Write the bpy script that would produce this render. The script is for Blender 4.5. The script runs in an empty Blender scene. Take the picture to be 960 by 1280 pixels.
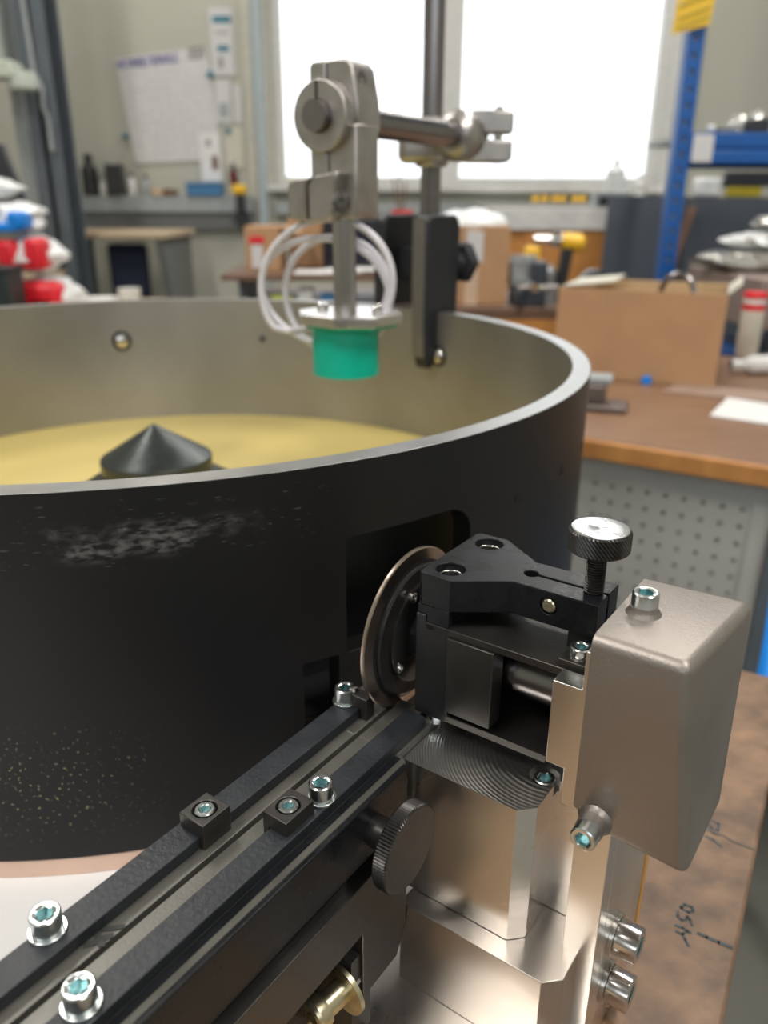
import bpy, bmesh, math, random
from mathutils import Vector, Matrix
random.seed(7)
C = bpy.context.scene
col = C.collection
pi = math.pi
# ------------------------------------------------------------ camera, world, lights, exposure
HC = 1.265                      # camera height above the floor (m)
PITCH, ROLL, YAW, FPX = 0.37215, 0.00429, 0.614456, 990.76
cam_d = bpy.data.cameras.new('camera'); cam = bpy.data.objects.new('camera', cam_d); col.objects.link(cam)
fw = Vector((0, math.cos(PITCH), -math.sin(PITCH))); rt = Vector((1, 0, 0)); up = rt.cross(fw)
cr, sr = math.cos(ROLL), math.sin(ROLL)
R_ = rt*cr + up*sr; U_ = -rt*sr + up*cr
cam.matrix_world = Matrix(((R_.x, U_.x, -fw.x, 0), (R_.y, U_.y, -fw.y, 0), (R_.z, U_.z, -fw.z, HC), (0, 0, 0, 1)))
cam_d.sensor_fit = 'VERTICAL'; cam_d.sensor_height = 36; cam_d.sensor_width = 27; cam_d.lens = FPX/1280*36
cam_d.clip_start = .01; cam_d.clip_end = 60
cam_d.dof.use_dof = True; cam_d.dof.focus_distance = .31; cam_d.dof.aperture_fstop = cam_d.lens/3.5
C.camera = cam
w = bpy.data.worlds.new('overcast_sky'); C.world = w; w.use_nodes = True
bg = w.node_tree.nodes['Background']; bg.inputs[0].default_value = (.93, .97, 1, 1); bg.inputs[1].default_value = 2.3
C.view_settings.view_transform = 'Standard'; C.view_settings.look = 'None'; C.view_settings.gamma = 1
C.view_settings.use_curve_mapping = False; C.view_settings.exposure = 0.0
CEIL = 2.7
def area(name, x, y, z, sx, sy, power, color=(1, .95, .88)):
    l = bpy.data.lights.new(name, 'AREA'); l.shape = 'RECTANGLE'; l.size = sx; l.size_y = sy; l.energy = power; l.color = color
    o = bpy.data.objects.new(name, l); col.objects.link(o); o.location = (x, y, z+HC); return o
for lx, ly, pw in ((1.3, -.6, 66), (1.3, 2.2, 44), (-1.5, -.6, 62), (-1.5, 2.2, 40), (-1.5, 4.4, 24), (1.3, 4.4, 24)):
    area('lamp_light', lx, ly, CEIL-.13, .18, 1.4, pw)

# ------------------------------------------------------------ materials
def nodes(name):
    m = bpy.data.materials.new(name); m.use_nodes = True
    return m, m.node_tree.nodes, m.node_tree.links, m.node_tree.nodes['Principled BSDF']
def mat(name, c, rough=.5, metal=0, var=.08, scale=30, bump=0, bscale=None, coat=0, stretch=(1, 1, 1), rvar=0, em=None, alpha=None, trans=0, spec=None):
    m, N, L, b = nodes(name)
    b.inputs['Roughness'].default_value = rough; b.inputs['Metallic'].default_value = metal
    if coat: b.inputs['Coat Weight'].default_value = coat; b.inputs['Coat Roughness'].default_value = .15
    if spec is not None: b.inputs['Specular IOR Level'].default_value = spec
    if trans: b.inputs['Transmission Weight'].default_value = trans
    tc = N.new('ShaderNodeTexCoord'); mp = N.new('ShaderNodeMapping'); L.new(tc.outputs['Object'], mp.inputs[0])
    mp.inputs['Scale'].default_value = stretch
    no = N.new('ShaderNodeTexNoise'); no.inputs['Scale'].default_value = scale; no.inputs['Detail'].default_value = 5
    L.new(mp.outputs[0], no.inputs['Vector'])
    r = N.new('ShaderNodeValToRGB'); L.new(no.outputs[0], r.inputs[0])
    r.color_ramp.elements[0].position = .3; r.color_ramp.elements[1].position = .7
    r.color_ramp.elements[0].color = (*[max(0, x*(1-var)) for x in c], 1); r.color_ramp.elements[1].color = (*[min(1, x*(1+var)) for x in c], 1)
    L.new(r.outputs[0], b.inputs['Base Color'])
    if rvar:
        mr = N.new('ShaderNodeMapRange'); mr.inputs['To Min'].default_value = max(.02, rough-rvar); mr.inputs['To Max'].default_value = rough+rvar
        mr.inputs['From Min'].default_value = .3; mr.inputs['From Max'].default_value = .7
        L.new(no.outputs[0], mr.inputs[0]); L.new(mr.outputs[0], b.inputs['Roughness'])
    if bump:
        n2 = N.new('ShaderNodeTexNoise'); n2.inputs['Scale'].default_value = bscale or scale*3; n2.inputs['Detail'].default_value = 4
        L.new(mp.outputs[0], n2.inputs['Vector'])
        bp = N.new('ShaderNodeBump'); bp.inputs['Strength'].default_value = bump; bp.inputs['Distance'].default_value = .001
        L.new(n2.outputs[0], bp.inputs['Height']); L.new(bp.outputs[0], b.inputs['Normal'])
    if em: b.inputs['Emission Color'].default_value = (*em[0], 1); b.inputs['Emission Strength'].default_value = em[1]
    return m
def milled(name, c, rough, swirl=True, scale=60, yaw=0):
    """machined aluminium: fine tool marks as bands"""
    m, N, L, b = nodes(name); b.inputs['Metallic'].default_value = 1
    tc = N.new('ShaderNodeTexCoord'); mp = N.new('ShaderNodeMapping'); L.new(tc.outputs['Object'], mp.inputs[0])
    mp.inputs['Rotation'].default_value = (0, 0, yaw)
    wv = N.new('ShaderNodeTexWave'); wv.wave_type = 'RINGS' if swirl else 'BANDS'
    if swirl: wv.rings_direction = 'SPHERICAL'
    else: wv.bands_direction = 'Z'
    wv.inputs['Scale'].default_value = scale*(10 if swirl else 6); wv.inputs['Distortion'].default_value = 1.2; wv.inputs['Detail'].default_value = 3
    L.new(mp.outputs[0], wv.inputs['Vector'])
    no = N.new('ShaderNodeTexNoise'); no.inputs['Scale'].default_value = 18; no.inputs['Detail'].default_value = 2
    L.new(mp.outputs[0], no.inputs['Vector'])
    bp = N.new('ShaderNodeBump'); bp.inputs['Strength'].default_value = .30 if swirl else .05; bp.inputs['Distance'].default_value = .0003
    L.new(wv.outputs[0], bp.inputs['Height']); L.new(bp.outputs[0], b.inputs['Normal'])
    mr = N.new('ShaderNodeMapRange'); mr.inputs['To Min'].default_value = rough*.85; mr.inputs['To Max'].default_value = rough*1.2
    L.new(no.outputs[0], mr.inputs[0]); L.new(mr.outputs[0], b.inputs['Roughness'])
    r = N.new('ShaderNodeValToRGB'); r.color_ramp.elements[0].position = .3; r.color_ramp.elements[1].position = .75
    r.color_ramp.elements[0].color = (*[x*.92 for x in c], 1); r.color_ramp.elements[1].color = (*c, 1)
    L.new(no.outputs[0], r.inputs[0]); L.new(r.outputs[0], b.inputs['Base Color'])
    return m
M = {}
M['alu'] = milled('machined_aluminium', (.80, .79, .77), .30)
M['alu_dimmed'] = milled('machined_aluminium_dimmed', (.50, .46, .42), .36, swirl=False, scale=5)  # same aluminium, colour darkened to hold back glare on the lower block
M['alu_front'] = milled('machined_aluminium_side', (.82, .79, .76), .27, swirl=False, scale=9)
M['alu_post'] = mat('drawn_aluminium', (.74, .71, .675), .30, 1, .04, 12, .015, 300, stretch=(3, 3, .25), rvar=.05)
M['cast'] = mat('cast_aluminium', (.315, .285, .262), .44, .85, .09, 25, .16, 1000, rvar=.05)
M['cast_clamp'] = mat('cast_clamp_aluminium', (.42, .40, .385), .36, .9, .12, 60, .2, 500, rvar=.08)
M['zinc'] = mat('zinc_plated_steel', (.62, .66, .66), .24, 1, .06, 60, .01, 900, rvar=.04)
M['socket'] = mat('zinc_socket', (.42, .62, .64), .25, 1, .2, 500)
M['steel'] = mat('stainless_steel', (.62, .60, .58), .18, 1, .06, 200, rvar=.05)
M['rod'] = mat('ground_steel_dimmed', (.25, .235, .24), .26, 1, .05, 40, .1, 300, stretch=(1, 1, .1))  # steel darkened in colour so the pole reads as backlit
M['tube'] = mat('brushed_steel_tube', (.42, .41, .40), .26, 1, .05, 40, .1, 300, stretch=(1, 1, .1))
M['black'] = mat('black_anodised', (.0095, .0105, .0125), .28, 0, .25, 80, .04, 1500, spec=.20, rvar=.06)
M['black_sat'] = mat('black_oxide_steel', (.013, .0135, .015), .34, .12, .25, 60, .06, 900, rvar=.08)
M['strip'] = mat('black_brushed_strip', (.017, .020, .025), .42, .1, .2, 60, .25, 500, stretch=(1, 1, 1), rvar=.05)
M['rail'] = mat('dark_anodised_rail', (.13, .128, .115), .38, .5, .12, 50, .1, 900, rvar=.06)
M['plate'] = mat('burnished_steel_plate', (.075, .071, .067), .36, .8, .15, 60, .1, 700, stretch=(1, 1, .2), rvar=.05)
M['hole'] = mat('recess_shade_black', (.008, .008, .009), .7)  # near-black that paints the shade inside slots and holes
M['bronze'] = mat('brown_disc_edge', (.46, .38, .33), .26, 1, .12, 90, .05)
M['discblack'] = mat('disc_black_face', (.022, .021, .021), .3, .3, .2, 50, rvar=.06)
M['knurl'] = mat('black_knurled_steel', (.045, .043, .042), .32, .7, .15, 300)
M['thumbface'] = mat('thumb_screw_face', (.085, .08, .078), .42, .7, .08, 200)
M['turned'] = mat('turned_bright_steel', (.74, .75, .76), .22, 1, .05, 200, .1, 600)
M['teal'] = mat('teal_plastic', (.0, .45, .33), .34, 0, .03, 30)
M['cable'] = mat('grey_cable_jacket', (.66, .65, .70), .35, 0, .05, 40)
M['bracket'] = mat('black_plastic_bracket', (.012, .014, .02), .5, 0, .2, 60, .1, 600)
M['bracket_side'] = mat('grey_bracket_side', (.17, .165, .16), .42, .5, .1, 60)
M['gold'] = mat('yellow_drum_floor', (.62, .50, .18), .42, .25, .08, 3, rvar=.06)
M['cone'] = mat('blackened_cone', (.085, .095, .095), .3, .8, .15, 20, .05, rvar=.06)
M['ring'] = mat('copper_tone_base_ring', (.78, .56, .45), .5, .15, .08, 20)
M['paper'] = mat('white_paper', (.74, .74, .745), .8, 0, .02, 10)
M['brass'] = mat('brass_pin', (.75, .70, .50), .25, 1, .08, 100)
M['lit_wood_edge'] = mat('lit_wood_orange', (.55, .27, .06), .55, 0, .15, 60)  # orange colour standing in for bench wood lit in the gap
M['hexgold'] = mat('yellow_zinc', (.66, .60, .42), .3, 1, .15, 90)
M['ink'] = mat('marker_ink', (.03, .032, .03), .6)
M['ink_blue'] = mat('blue_black_marker', (.07, .09, .10), .7, 0, .3, 200)
# room
M['wall'] = mat('cream_wall_panel', (.47, .47, .405), .75, 0, .04, 2)
M['ceil'] = mat('ceiling_sheet', (.42, .43, .42), .8, 0, .05, 2)
M['floor'] = mat('grey_green_screed', (.20, .20, .175), .55, 0, .12, 4, .1, 60)
M['frame'] = mat('white_window_frame', (.62, .62, .60), .45)
M['steelgrey'] = mat('grey_blue_paint', (.10, .12, .14), .5, 0, .08, 10)
M['pipe'] = mat('pale_blue_grey_pipe', (.38, .44, .46), .4)
M['trunk'] = mat('grey_trunking', (.33, .36, .37), .5)
M['trunk_dark'] = mat('dark_trunking_face', (.16, .165, .165), .5)
M['card'] = mat('brown_cardboard', (.46, .27, .145), .8, 0, .06, 12)
M['card_in'] = mat('light_cardboard_edge', (.58, .40, .22), .8, 0, .08, 12)
M['panel'] = mat('slate_grey_board', (.085, .10, .125), .6, 0, .06, 5)
M['blue'] = mat('blue_rack_enamel', (.008, .095, .36), .38, 0, .08, 10)
M['bluebright'] = mat('bright_blue_plastic', (.0, .22, .75), .4)
M['yellow'] = mat('yellow_sign_card', (.78, .50, .04), .6, 0, .04, 10)
M['yellowtool'] = mat('yellow_tool_plastic', (.85, .50, .02), .4)
M['blackplastic'] = mat('black_plastic', (.015, .016, .018), .45)
M['white'] = mat('white_plastic', (.72, .72, .70), .5)
M['milk'] = mat('milky_film', (.80, .82, .83), .3, 0, .12, 25, .6, 50)
M['red'] = mat('red_plastic', (.72, .015, .03), .4)
M['cabinet'] = mat('grey_cabinet_steel', (.47, .47, .45), .45, 0, .04, 8)
M['orangewood'] = mat('orange_wood_panel', (.62, .27, .07), .6, 0, .1, 8)
M['film'] = mat('silver_foil_wrap', (.58, .58, .54), .22, .7, .15, 20, .8, 60)
M['fixture'] = mat('pale_green_fixture', (.50, .55, .48), .5)
M['screen'] = mat('dark_monitor', (.03, .032, .04), .35)
M['deskwood'] = mat('beech_desk', (.52, .40, .27), .5, 0, .08, 8)
M['navy'] = mat('navy_fabric', (.012, .018, .04), .85)
M['greenbox'] = mat('dark_green_crate', (.014, .025, .025), .5)
M['bluebox'] = mat('blue_bin_plastic', (.05, .18, .38), .5)
M['lime'] = mat('lime_bag', (.60, .70, .08), .5)
M['brown'] = mat('brown_wood_top', (.16, .09, .06), .45, 0, .1, 8)
M['violet'] = mat('violet_print', (.16, .13, .40), .7)
M['greyprint'] = mat('grey_print', (.30, .30, .30), .7)
M['tealprint'] = mat('petrol_magnet', (.02, .17, .24), .5)
M['cardgrey'] = mat('calendar_paper', (.62, .62, .63), .8, 0, .02, 30)
M['cream'] = mat('cream_paper', (.60, .58, .50), .8)
M['lampwhite'] = mat('lamp_diffuser', (.9, .9, .88), .4, em=((1, .96, .9), 4))
def wood(name, c1, c2, rough, yaw, sc=(6, 30, 6)):
    m, N, L, b = nodes(name); tc = N.new('ShaderNodeTexCoord'); mp = N.new('ShaderNodeMapping'); L.new(tc.outputs['Object'], mp.inputs[0])
    mp.inputs['Rotation'].default_value = (0, 0, yaw); mp.inputs['Scale'].default_value = sc
    n = N.new('ShaderNodeTexNoise'); n.inputs['Scale'].default_value = 1.6; n.inputs['Detail'].default_value = 8; n.inputs['Distortion'].default_value = .15
    L.new(mp.outputs[0], n.inputs['Vector']); r = N.new('ShaderNodeValToRGB'); L.new(n.outputs[0], r.inputs[0])
    r.color_ramp.elements[0].position = .3; r.color_ramp.elements[0].color = (*c1, 1); r.color_ramp.elements[1].position = .7; r.color_ramp.elements[1].color = (*c2, 1)
    L.new(r.outputs[0], b.inputs['Base Color']); b.inputs['Roughness'].default_value = rough
    n2 = N.new('ShaderNodeTexNoise'); n2.inputs['Scale'].default_value = 150; L.new(tc.outputs['Object'], n2.inputs['Vector'])
    bp = N.new('ShaderNodeBump'); bp.inputs['Strength'].default_value = .3; bp.inputs['Distance'].default_value = .001
    L.new(n2.outputs[0], bp.inputs['Height']); L.new(bp.outputs[0], b.inputs['Normal']); return m
M['bench'] = wood('worn_plywood_top', (.115, .070, .045), (.30, .18, .105), .5, -.53, (24, 30, 24))
M['bench2'] = wood('oiled_bench_top', (.20, .11, .065), (.27, .155, .09), .38, .55)
M['edge'] = wood('hardwood_edge', (.40, .17, .05), (.58, .27, .08), .5, 0)
def drum_mat():
    m, N, L, b = nodes('drum_black_scuffed'); b.inputs['Specular IOR Level'].default_value = .30
    tc = N.new('ShaderNodeTexCoord'); sep = N.new('ShaderNodeSeparateXYZ'); L.new(tc.outputs['Object'], sep.inputs[0])
    at = N.new('ShaderNodeMath'); at.operation = 'ARCTAN2'; L.new(sep.outputs[0], at.inputs[0])
    ng = N.new('ShaderNodeMath'); ng.operation = 'MULTIPLY'; ng.inputs[1].default_value = -1; L.new(sep.outputs[1], ng.inputs[0]); L.new(ng.outputs[0], at.inputs[1])
    cmb = N.new('ShaderNodeCombineXYZ'); L.new(at.outputs[0], cmb.inputs[0]); L.new(sep.outputs[2], cmb.inputs[1])
    def band(sock, lo, hi, soft):
        a = N.new('ShaderNodeMapRange'); a.interpolation_type = 'SMOOTHSTEP'; a.inputs[1].default_value = lo-soft; a.inputs[2].default_value = lo+soft; L.new(sock, a.inputs[0])
        c = N.new('ShaderNodeMapRange'); c.interpolation_type = 'SMOOTHSTEP'; c.inputs[1].default_value = hi+soft; c.inputs[2].default_value = hi-soft; L.new(sock, c.inputs[0])
        k = N.new('ShaderNodeMath'); k.operation = 'MULTIPLY'; L.new(a.outputs[0], k.inputs[0]); L.new(c.outputs[0], k.inputs[1]); return k.outputs[0]
    def mul(a, c):
        k = N.new('ShaderNodeMath'); k.operation = 'MULTIPLY'; L.new(a, k.inputs[0])
        if isinstance(c, float): k.inputs[1].default_value = c
        else: L.new(c, k.inputs[1])
        return k.outputs[0]
    def noise(sc, stretch, lo, hi, vec=cmb.outputs[0], det=8):
        mp = N.new('ShaderNodeMapping'); mp.inputs['Scale'].default_value = stretch; L.new(vec, mp.inputs[0])
        n = N.new('ShaderNodeTexNoise'); n.inputs['Scale'].default_value = sc; n.inputs['Detail'].default_value = det; L.new(mp.outputs[0], n.inputs['Vector'])
        r = N.new('ShaderNodeMapRange'); r.inputs[1].default_value = lo; r.inputs[2].default_value = hi; L.new(n.outputs[0], r.inputs[0]); return r.outputs[0]
    z = sep.outputs[2]; ang = at.outputs[0]
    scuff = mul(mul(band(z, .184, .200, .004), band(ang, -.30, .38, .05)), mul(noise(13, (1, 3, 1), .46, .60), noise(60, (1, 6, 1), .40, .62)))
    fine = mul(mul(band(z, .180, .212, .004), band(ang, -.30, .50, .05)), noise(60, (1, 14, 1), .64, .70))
    dust = mul(mul(band(z, .035, .085, .02), band(ang, -.10, .20, .10)), noise(420, (.38, 1, 1), .64, .70, det=2))
    base = N.new('ShaderNodeMix'); base.data_type = 'RGBA'; base.inputs['A'].default_value = (.0080, .0085, .0105, 1); base.inputs['B'].default_value = (.014, .0130, .0120, 1)
    L.new(noise(2, (1, 2, 1), .35, .65), base.inputs['Factor'])
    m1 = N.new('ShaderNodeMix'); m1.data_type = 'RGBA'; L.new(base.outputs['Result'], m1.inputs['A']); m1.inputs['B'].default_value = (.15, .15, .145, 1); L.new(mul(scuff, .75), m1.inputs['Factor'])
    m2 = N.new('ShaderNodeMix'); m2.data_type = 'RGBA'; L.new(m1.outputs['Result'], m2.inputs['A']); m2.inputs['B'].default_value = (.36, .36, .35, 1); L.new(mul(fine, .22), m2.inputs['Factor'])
    m3 = N.new('ShaderNodeMix'); m3.data_type = 'RGBA'; L.new(m2.outputs['Result'], m3.inputs['A']); m3.inputs['B'].default_value = (.40, .34, .18, 1); L.new(mul(dust, .8), m3.inputs['Factor'])
    L.new(m3.outputs['Result'], b.inputs['Base Color'])
    b.inputs['Roughness'].default_value = .42
    return m
M['drum'] = drum_mat()
def brushed(name, c, rough):
    m, N, L, b = nodes(name); b.inputs['Metallic'].default_value = .75
    tc = N.new('ShaderNodeTexCoord'); n = N.new('ShaderNodeTexNoise'); n.inputs['Scale'].default_value = 7; n.inputs['Detail'].default_value = 3; L.new(tc.outputs['Object'], n.inputs['Vector'])
    r = N.new('ShaderNodeValToRGB'); r.color_ramp.elements[0].position = .35; r.color_ramp.elements[0].color = (*[x*.8 for x in c], 1); r.color_ramp.elements[1].position = .68; r.color_ramp.elements[1].color = (*c, 1)
    L.new(n.outputs[0], r.inputs[0]); L.new(r.outputs[0], b.inputs['Base Color'])
    mp = N.new('ShaderNodeMapping'); mp.inputs['Scale'].default_value = (2, 2, 500); L.new(tc.outputs['Object'], mp.inputs[0])
    n2 = N.new('ShaderNodeTexNoise'); n2.inputs['Scale'].default_value = 1; L.new(mp.outputs[0], n2.inputs['Vector'])
    bp = N.new('ShaderNodeBump'); bp.inputs['Strength'].default_value = .1; bp.inputs['Distance'].default_value = .0005; L.new(n2.outputs[0], bp.inputs['Height']); L.new(bp.outputs[0], b.inputs['Normal'])
    mr = N.new('ShaderNodeMapRange'); mr.inputs['To Min'].default_value = rough-.08; mr.inputs['To Max'].default_value = rough+.12; L.new(n.outputs[0], mr.inputs[0]); L.new(mr.outputs[0], b.inputs['Roughness'])
    return m
M['inner'] = brushed('brushed_steel_inner_wall', (.38, .375, .365), .38)
M['rim'] = mat('bare_drum_rim', (.36, .36, .355), .36, .9, .1, 30, .1, 400, rvar=.06)
def glass_mat():
    m = bpy.data.materials.new('window_glass'); m.use_nodes = True; N = m.node_tree.nodes; L = m.node_tree.links
    N.remove(N['Principled BSDF']); t = N.new('ShaderNodeBsdfTransparent'); g = N.new('ShaderNodeBsdfGlossy'); g.inputs['Roughness'].default_value = .02
    mx = N.new('ShaderNodeMixShader'); mx.inputs[0].default_value = .06; L.new(t.outputs[0], mx.inputs[1]); L.new(g.outputs[0], mx.inputs[2]); L.new(mx.outputs[0], N['Material Output'].inputs[0]); return m
M['glass'] = glass_mat()

# ------------------------------------------------------------ mesh helpers
cy_, sy_ = math.cos(YAW), math.sin(YAW)
FM = Matrix(((cy_*.001, sy_*.001, 0, 0), (-sy_*.001, cy_*.001, 0, 0), (0, 0, .001, HC), (0, 0, 0, 1)))    # machine frame in mm (x across, y along the rail)
FW = Matrix(((1, 0, 0, 0), (0, 1, 0, 0), (0, 0, 1, HC), (0, 0, 0, 1)))                                   # room frame in metres, z from eye height
BASE = {}
def thing(name, label, cat, loc, frame=None, group=None):
    o = bpy.data.objects.new(name, None); col.objects.link(o); o.empty_display_size = .02
    p = (frame or FW) @ Vector(loc); o.location = p; BASE[o] = p
    o['label'] = label; o['category'] = cat
    if group: o['group'] = group
    return o
def tag(o, label, cat, group=None, kind=None):
    o['label'] = label; o['category'] = cat
    if group: o['group'] = group
    if kind: o['kind'] = kind
    return o
def put(name, bm, m, parent=None, frame=None, bevel=0, smooth=32, label=None, loc=None):
    bm.transform(frame or FW)
    bmesh.ops.recalc_face_normals(bm, faces=bm.faces[:])
    if parent is not None: base = BASE[parent]
    else:
        vs = [v.co for v in bm.verts]
        base = Vector(((min(v.x for v in vs)+max(v.x for v in vs))/2, (min(v.y for v in vs)+max(v.y for v in vs))/2, min(v.z for v in vs))) if loc is None else Vector(loc)
    bm.transform(Matrix.Translation(-base))
    me = bpy.data.meshes.new(name); bm.to_mesh(me); bm.free()
    ms = m if isinstance(m, (list, tuple)) else [m]
    for k in ms: me.materials.append(k)
    for p in me.polygons: p.use_smooth = True
    me.set_sharp_from_angle(angle=math.radians(smooth))
    o = bpy.data.objects.new(name, me); col.objects.link(o)
    if parent is not None: o.parent = parent; BASE[o] = base
    else: o.location = base; BASE[o] = base
    if bevel:
        b = o.modifiers.new('bevel', 'BEVEL'); b.width = bevel; b.segments = 2; b.limit_method = 'ANGLE'; b.angle_limit = math.radians(35); b.harden_normals = False
    if label: o['label'] = label
    return o
def struct(name, bm, m, frame=None, bevel=0, parent=None):
    o = put(name, bm, m, parent, frame, bevel)
    if parent is None: o['kind'] = 'structure'
    return o
def NB(): return bmesh.new()
def box(x0, x1, y0, y1, z0, z1, bm=None, mi=0):
    bm = bm or NB()
    v = [bm.verts.new((x, y, z)) for z in (z0, z1) for y in (y0, y1) for x in (x0, x1)]
    for q in ((0, 1, 3, 2), (4, 6, 7, 5), (0, 4, 5, 1), (2, 3, 7, 6), (0, 2, 6, 4), (1, 5, 7, 3)):
        bm.faces.new([v[i] for i in q]).material_index = mi
    return bm
def hexa(pts, bm=None):   # bottom 4 (ccw), top 4
    bm = bm or NB(); v = [bm.verts.new(p) for p in pts]
    for q in ((3, 2, 1, 0), (4, 5, 6, 7), (0, 1, 5, 4), (1, 2, 6, 5), (2, 3, 7, 6), (3, 0, 4, 7)): bm.faces.new([v[i] for i in q])
    return bm
def prism(pts, axis, a0, a1, bm=None):
    bm = bm or NB()
    f = {'x': lambda p, a: (a, p[0], p[1]), 'y': lambda p, a: (p[0], a, p[1]), 'z': lambda p, a: (p[0], p[1], a)}[axis]
    lo = [bm.verts.new(f(p, a0)) for p in pts]; hi = [bm.verts.new(f(p, a1)) for p in pts]
    bm.faces.new(lo); bm.faces.new(hi[::-1]); n = len(pts)
    for i in range(n): bm.faces.new((lo[i], hi[i], hi[(i+1) % n], lo[(i+1) % n]))
    return bm
def basis(d):
    d = Vector(d).normalized(); a = Vector((0, 0, 1)) if abs(d.z) < .9 else Vector((1, 0, 0))
    u = a.cross(d).normalized(); return d, u, d.cross(u)
def lathe(p, d, prof, n=32, bm=None, capa=True, capb=True):   # prof [(r,h)...]
    bm = bm or NB(); d, u, v = basis(d); p = Vector(p); rings = []
    for r, h in prof:
        if r < 1e-9: rings.append([bm.verts.new(p+d*h)]); continue
        rings.append([bm.verts.new(p+d*h+(u*math.cos(2*pi*i/n)+v*math.sin(2*pi*i/n))*r) for i in range(n)])
    for a, b in zip(rings, rings[1:]):
        for i in range(n):
            j = (i+1) % n
            if len(a) == 1 and len(b) == 1: continue
            if len(a) == 1: bm.faces.new((a[0], b[i], b[j]))
            elif len(b) == 1: bm.faces.new((a[i], a[j], b[0]))
            else: bm.faces.new((a[i], a[j], b[j], b[i]))
    if capa and len(rings[0]) > 1: bm.faces.new(rings[0])
    if capb and len(rings[-1]) > 1: bm.faces.new(rings[-1])
    return bm
def cyl(p0, p1, r, n=24, r1=None, bm=None):
    p0, p1 = Vector(p0), Vector(p1); return lathe(p0, p1-p0, [(r, 0), (r if r1 is None else r1, (p1-p0).length)], n, bm)
def ring(p, d, ro, ri, h, n=40, bm=None):
    bm = bm or NB(); d, u, v = basis(d); p = Vector(p)
    L = [[bm.verts.new(p+d*hh+(u*math.cos(2*pi*i/n)+v*math.sin(2*pi*i/n))*r) for i in range(n)] for r, hh in ((ro, 0), (ro, h), (ri, h), (ri, 0))]
    for k in range(4):
        for i in range(n): bm.faces.new((L[k][i], L[k][(i+1) % n], L[(k+1) % 4][(i+1) % n], L[(k+1) % 4][i]))
    return bm
def tube(pts, r, n=8, bm=None, closed=False):
    bm = bm or NB(); pts = [Vector(p) for p in pts]; rings = []; u = None
    for i, p in enumerate(pts):
        t = (pts[min(i+1, len(pts)-1)]-pts[max(i-1, 0)]).normalized()
        if u is None: _, u, _v = basis(t)
        u = (u-t*u.dot(t)).normalized(); v = t.cross(u)
        rings.append([bm.verts.new(p+(u*math.cos(2*pi*k/n)+v*math.sin(2*pi*k/n))*r) for k in range(n)])
    for a, b in zip(rings, rings[1:]):
        for k in range(n): bm.faces.new((a[k], a[(k+1) % n], b[(k+1) % n], b[k]))
    bm.faces.new(rings[0]); bm.faces.new(rings[-1]); return bm
def boolean(o, cutters, op='DIFFERENCE'):
    """cutters: bmeshes already in world coordinates; applied at once"""
    tmp = []
    for bm in cutters:
        bmesh.ops.recalc_face_normals(bm, faces=bm.faces[:])
        me = bpy.data.meshes.new('c'); bm.to_mesh(me); bm.free(); c = bpy.data.objects.new('c', me); col.objects.link(c); tmp.append(c)
        md = o.modifiers.new('b', 'BOOLEAN'); md.operation = op; md.object = c; md.solver = 'EXACT'
        while o.modifiers[0] != md: o.modifiers.move(len(o.modifiers)-1, 0) if False else o.modifiers.move(list(o.modifiers).index(md), list(o.modifiers).index(md)-1)
    bev = [m for m in o.modifiers if m.type == 'BEVEL']
    for m in bev: m.show_viewport = False
    bpy.context.view_layer.update()
    dg = bpy.context.evaluated_depsgraph_get(); dg.update()
    me = bpy.data.meshes.new_from_object(o.evaluated_get(dg)); old = o.data
    for m in list(o.modifiers):
        if m.type == 'BOOLEAN': o.modifiers.remove(m)
    o.data = me; me.name = old.name
    for m in bev: m.show_viewport = True
    for p in me.polygons: p.use_smooth = True
    me.set_sharp_from_angle(angle=math.radians(32))
    for c in tmp: bpy.data.objects.remove(c)
    return o
def W(bm, frame): bm.transform(frame); return bm
def screw(parent, p, d, D=10., H=6., washer=0, frame=None, hexf=5., name='socket_screw', m='zinc'):
    """socket head cap screw as a part (with its socket recess), washer as its sub-part"""
    frame = frame or FM; d_, u, v = basis(d); P0 = Vector(p)
    n = 36; r = D/2; bm = NB(); rh = hexf/2/math.cos(pi/6); dp = H*.5
    def rg(rad, h): return [bm.verts.new(P0+d_*h+(u*math.cos(2*pi*i/n)+v*math.sin(2*pi*i/n))*rad) for i in range(n)]
    def hx(h, s=1.):
        out = []
        for i in range(n):
            a = 2*pi*i/n; k = (a % (pi/3))-pi/6; q = rh*s*math.cos(pi/6)/math.cos(k)
            out.append(bm.verts.new(P0+d_*h+(u*math.cos(a)+v*math.sin(a))*q))
        return out
    R = [rg(r*.96, washer), rg(r, washer+.3), rg(r, H+washer-.9), rg(r*.985, H+washer-.4), rg(r*.88, H+washer), rg(rh*1.12, H+washer), hx(H+washer-.35), hx(H+washer-dp)]
    for q, (a, b) in enumerate(zip(R, R[1:])):
        for i in range(n):
            f = bm.faces.new((a[i], a[(i+1) % n], b[(i+1) % n], b[i])); f.material_index = 1 if q >= 6 else 0
    f = bm.faces.new(R[-1]); f.material_index = 1; bm.faces.new(R[0][::-1])
    o = put(name, bm, [M[m], M['socket']], parent, frame)
    if washer: put('washer', ring(P0, d_, r*1.22, r*.55, washer, 36), M[m], o, frame, .0002)
    return o

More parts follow.
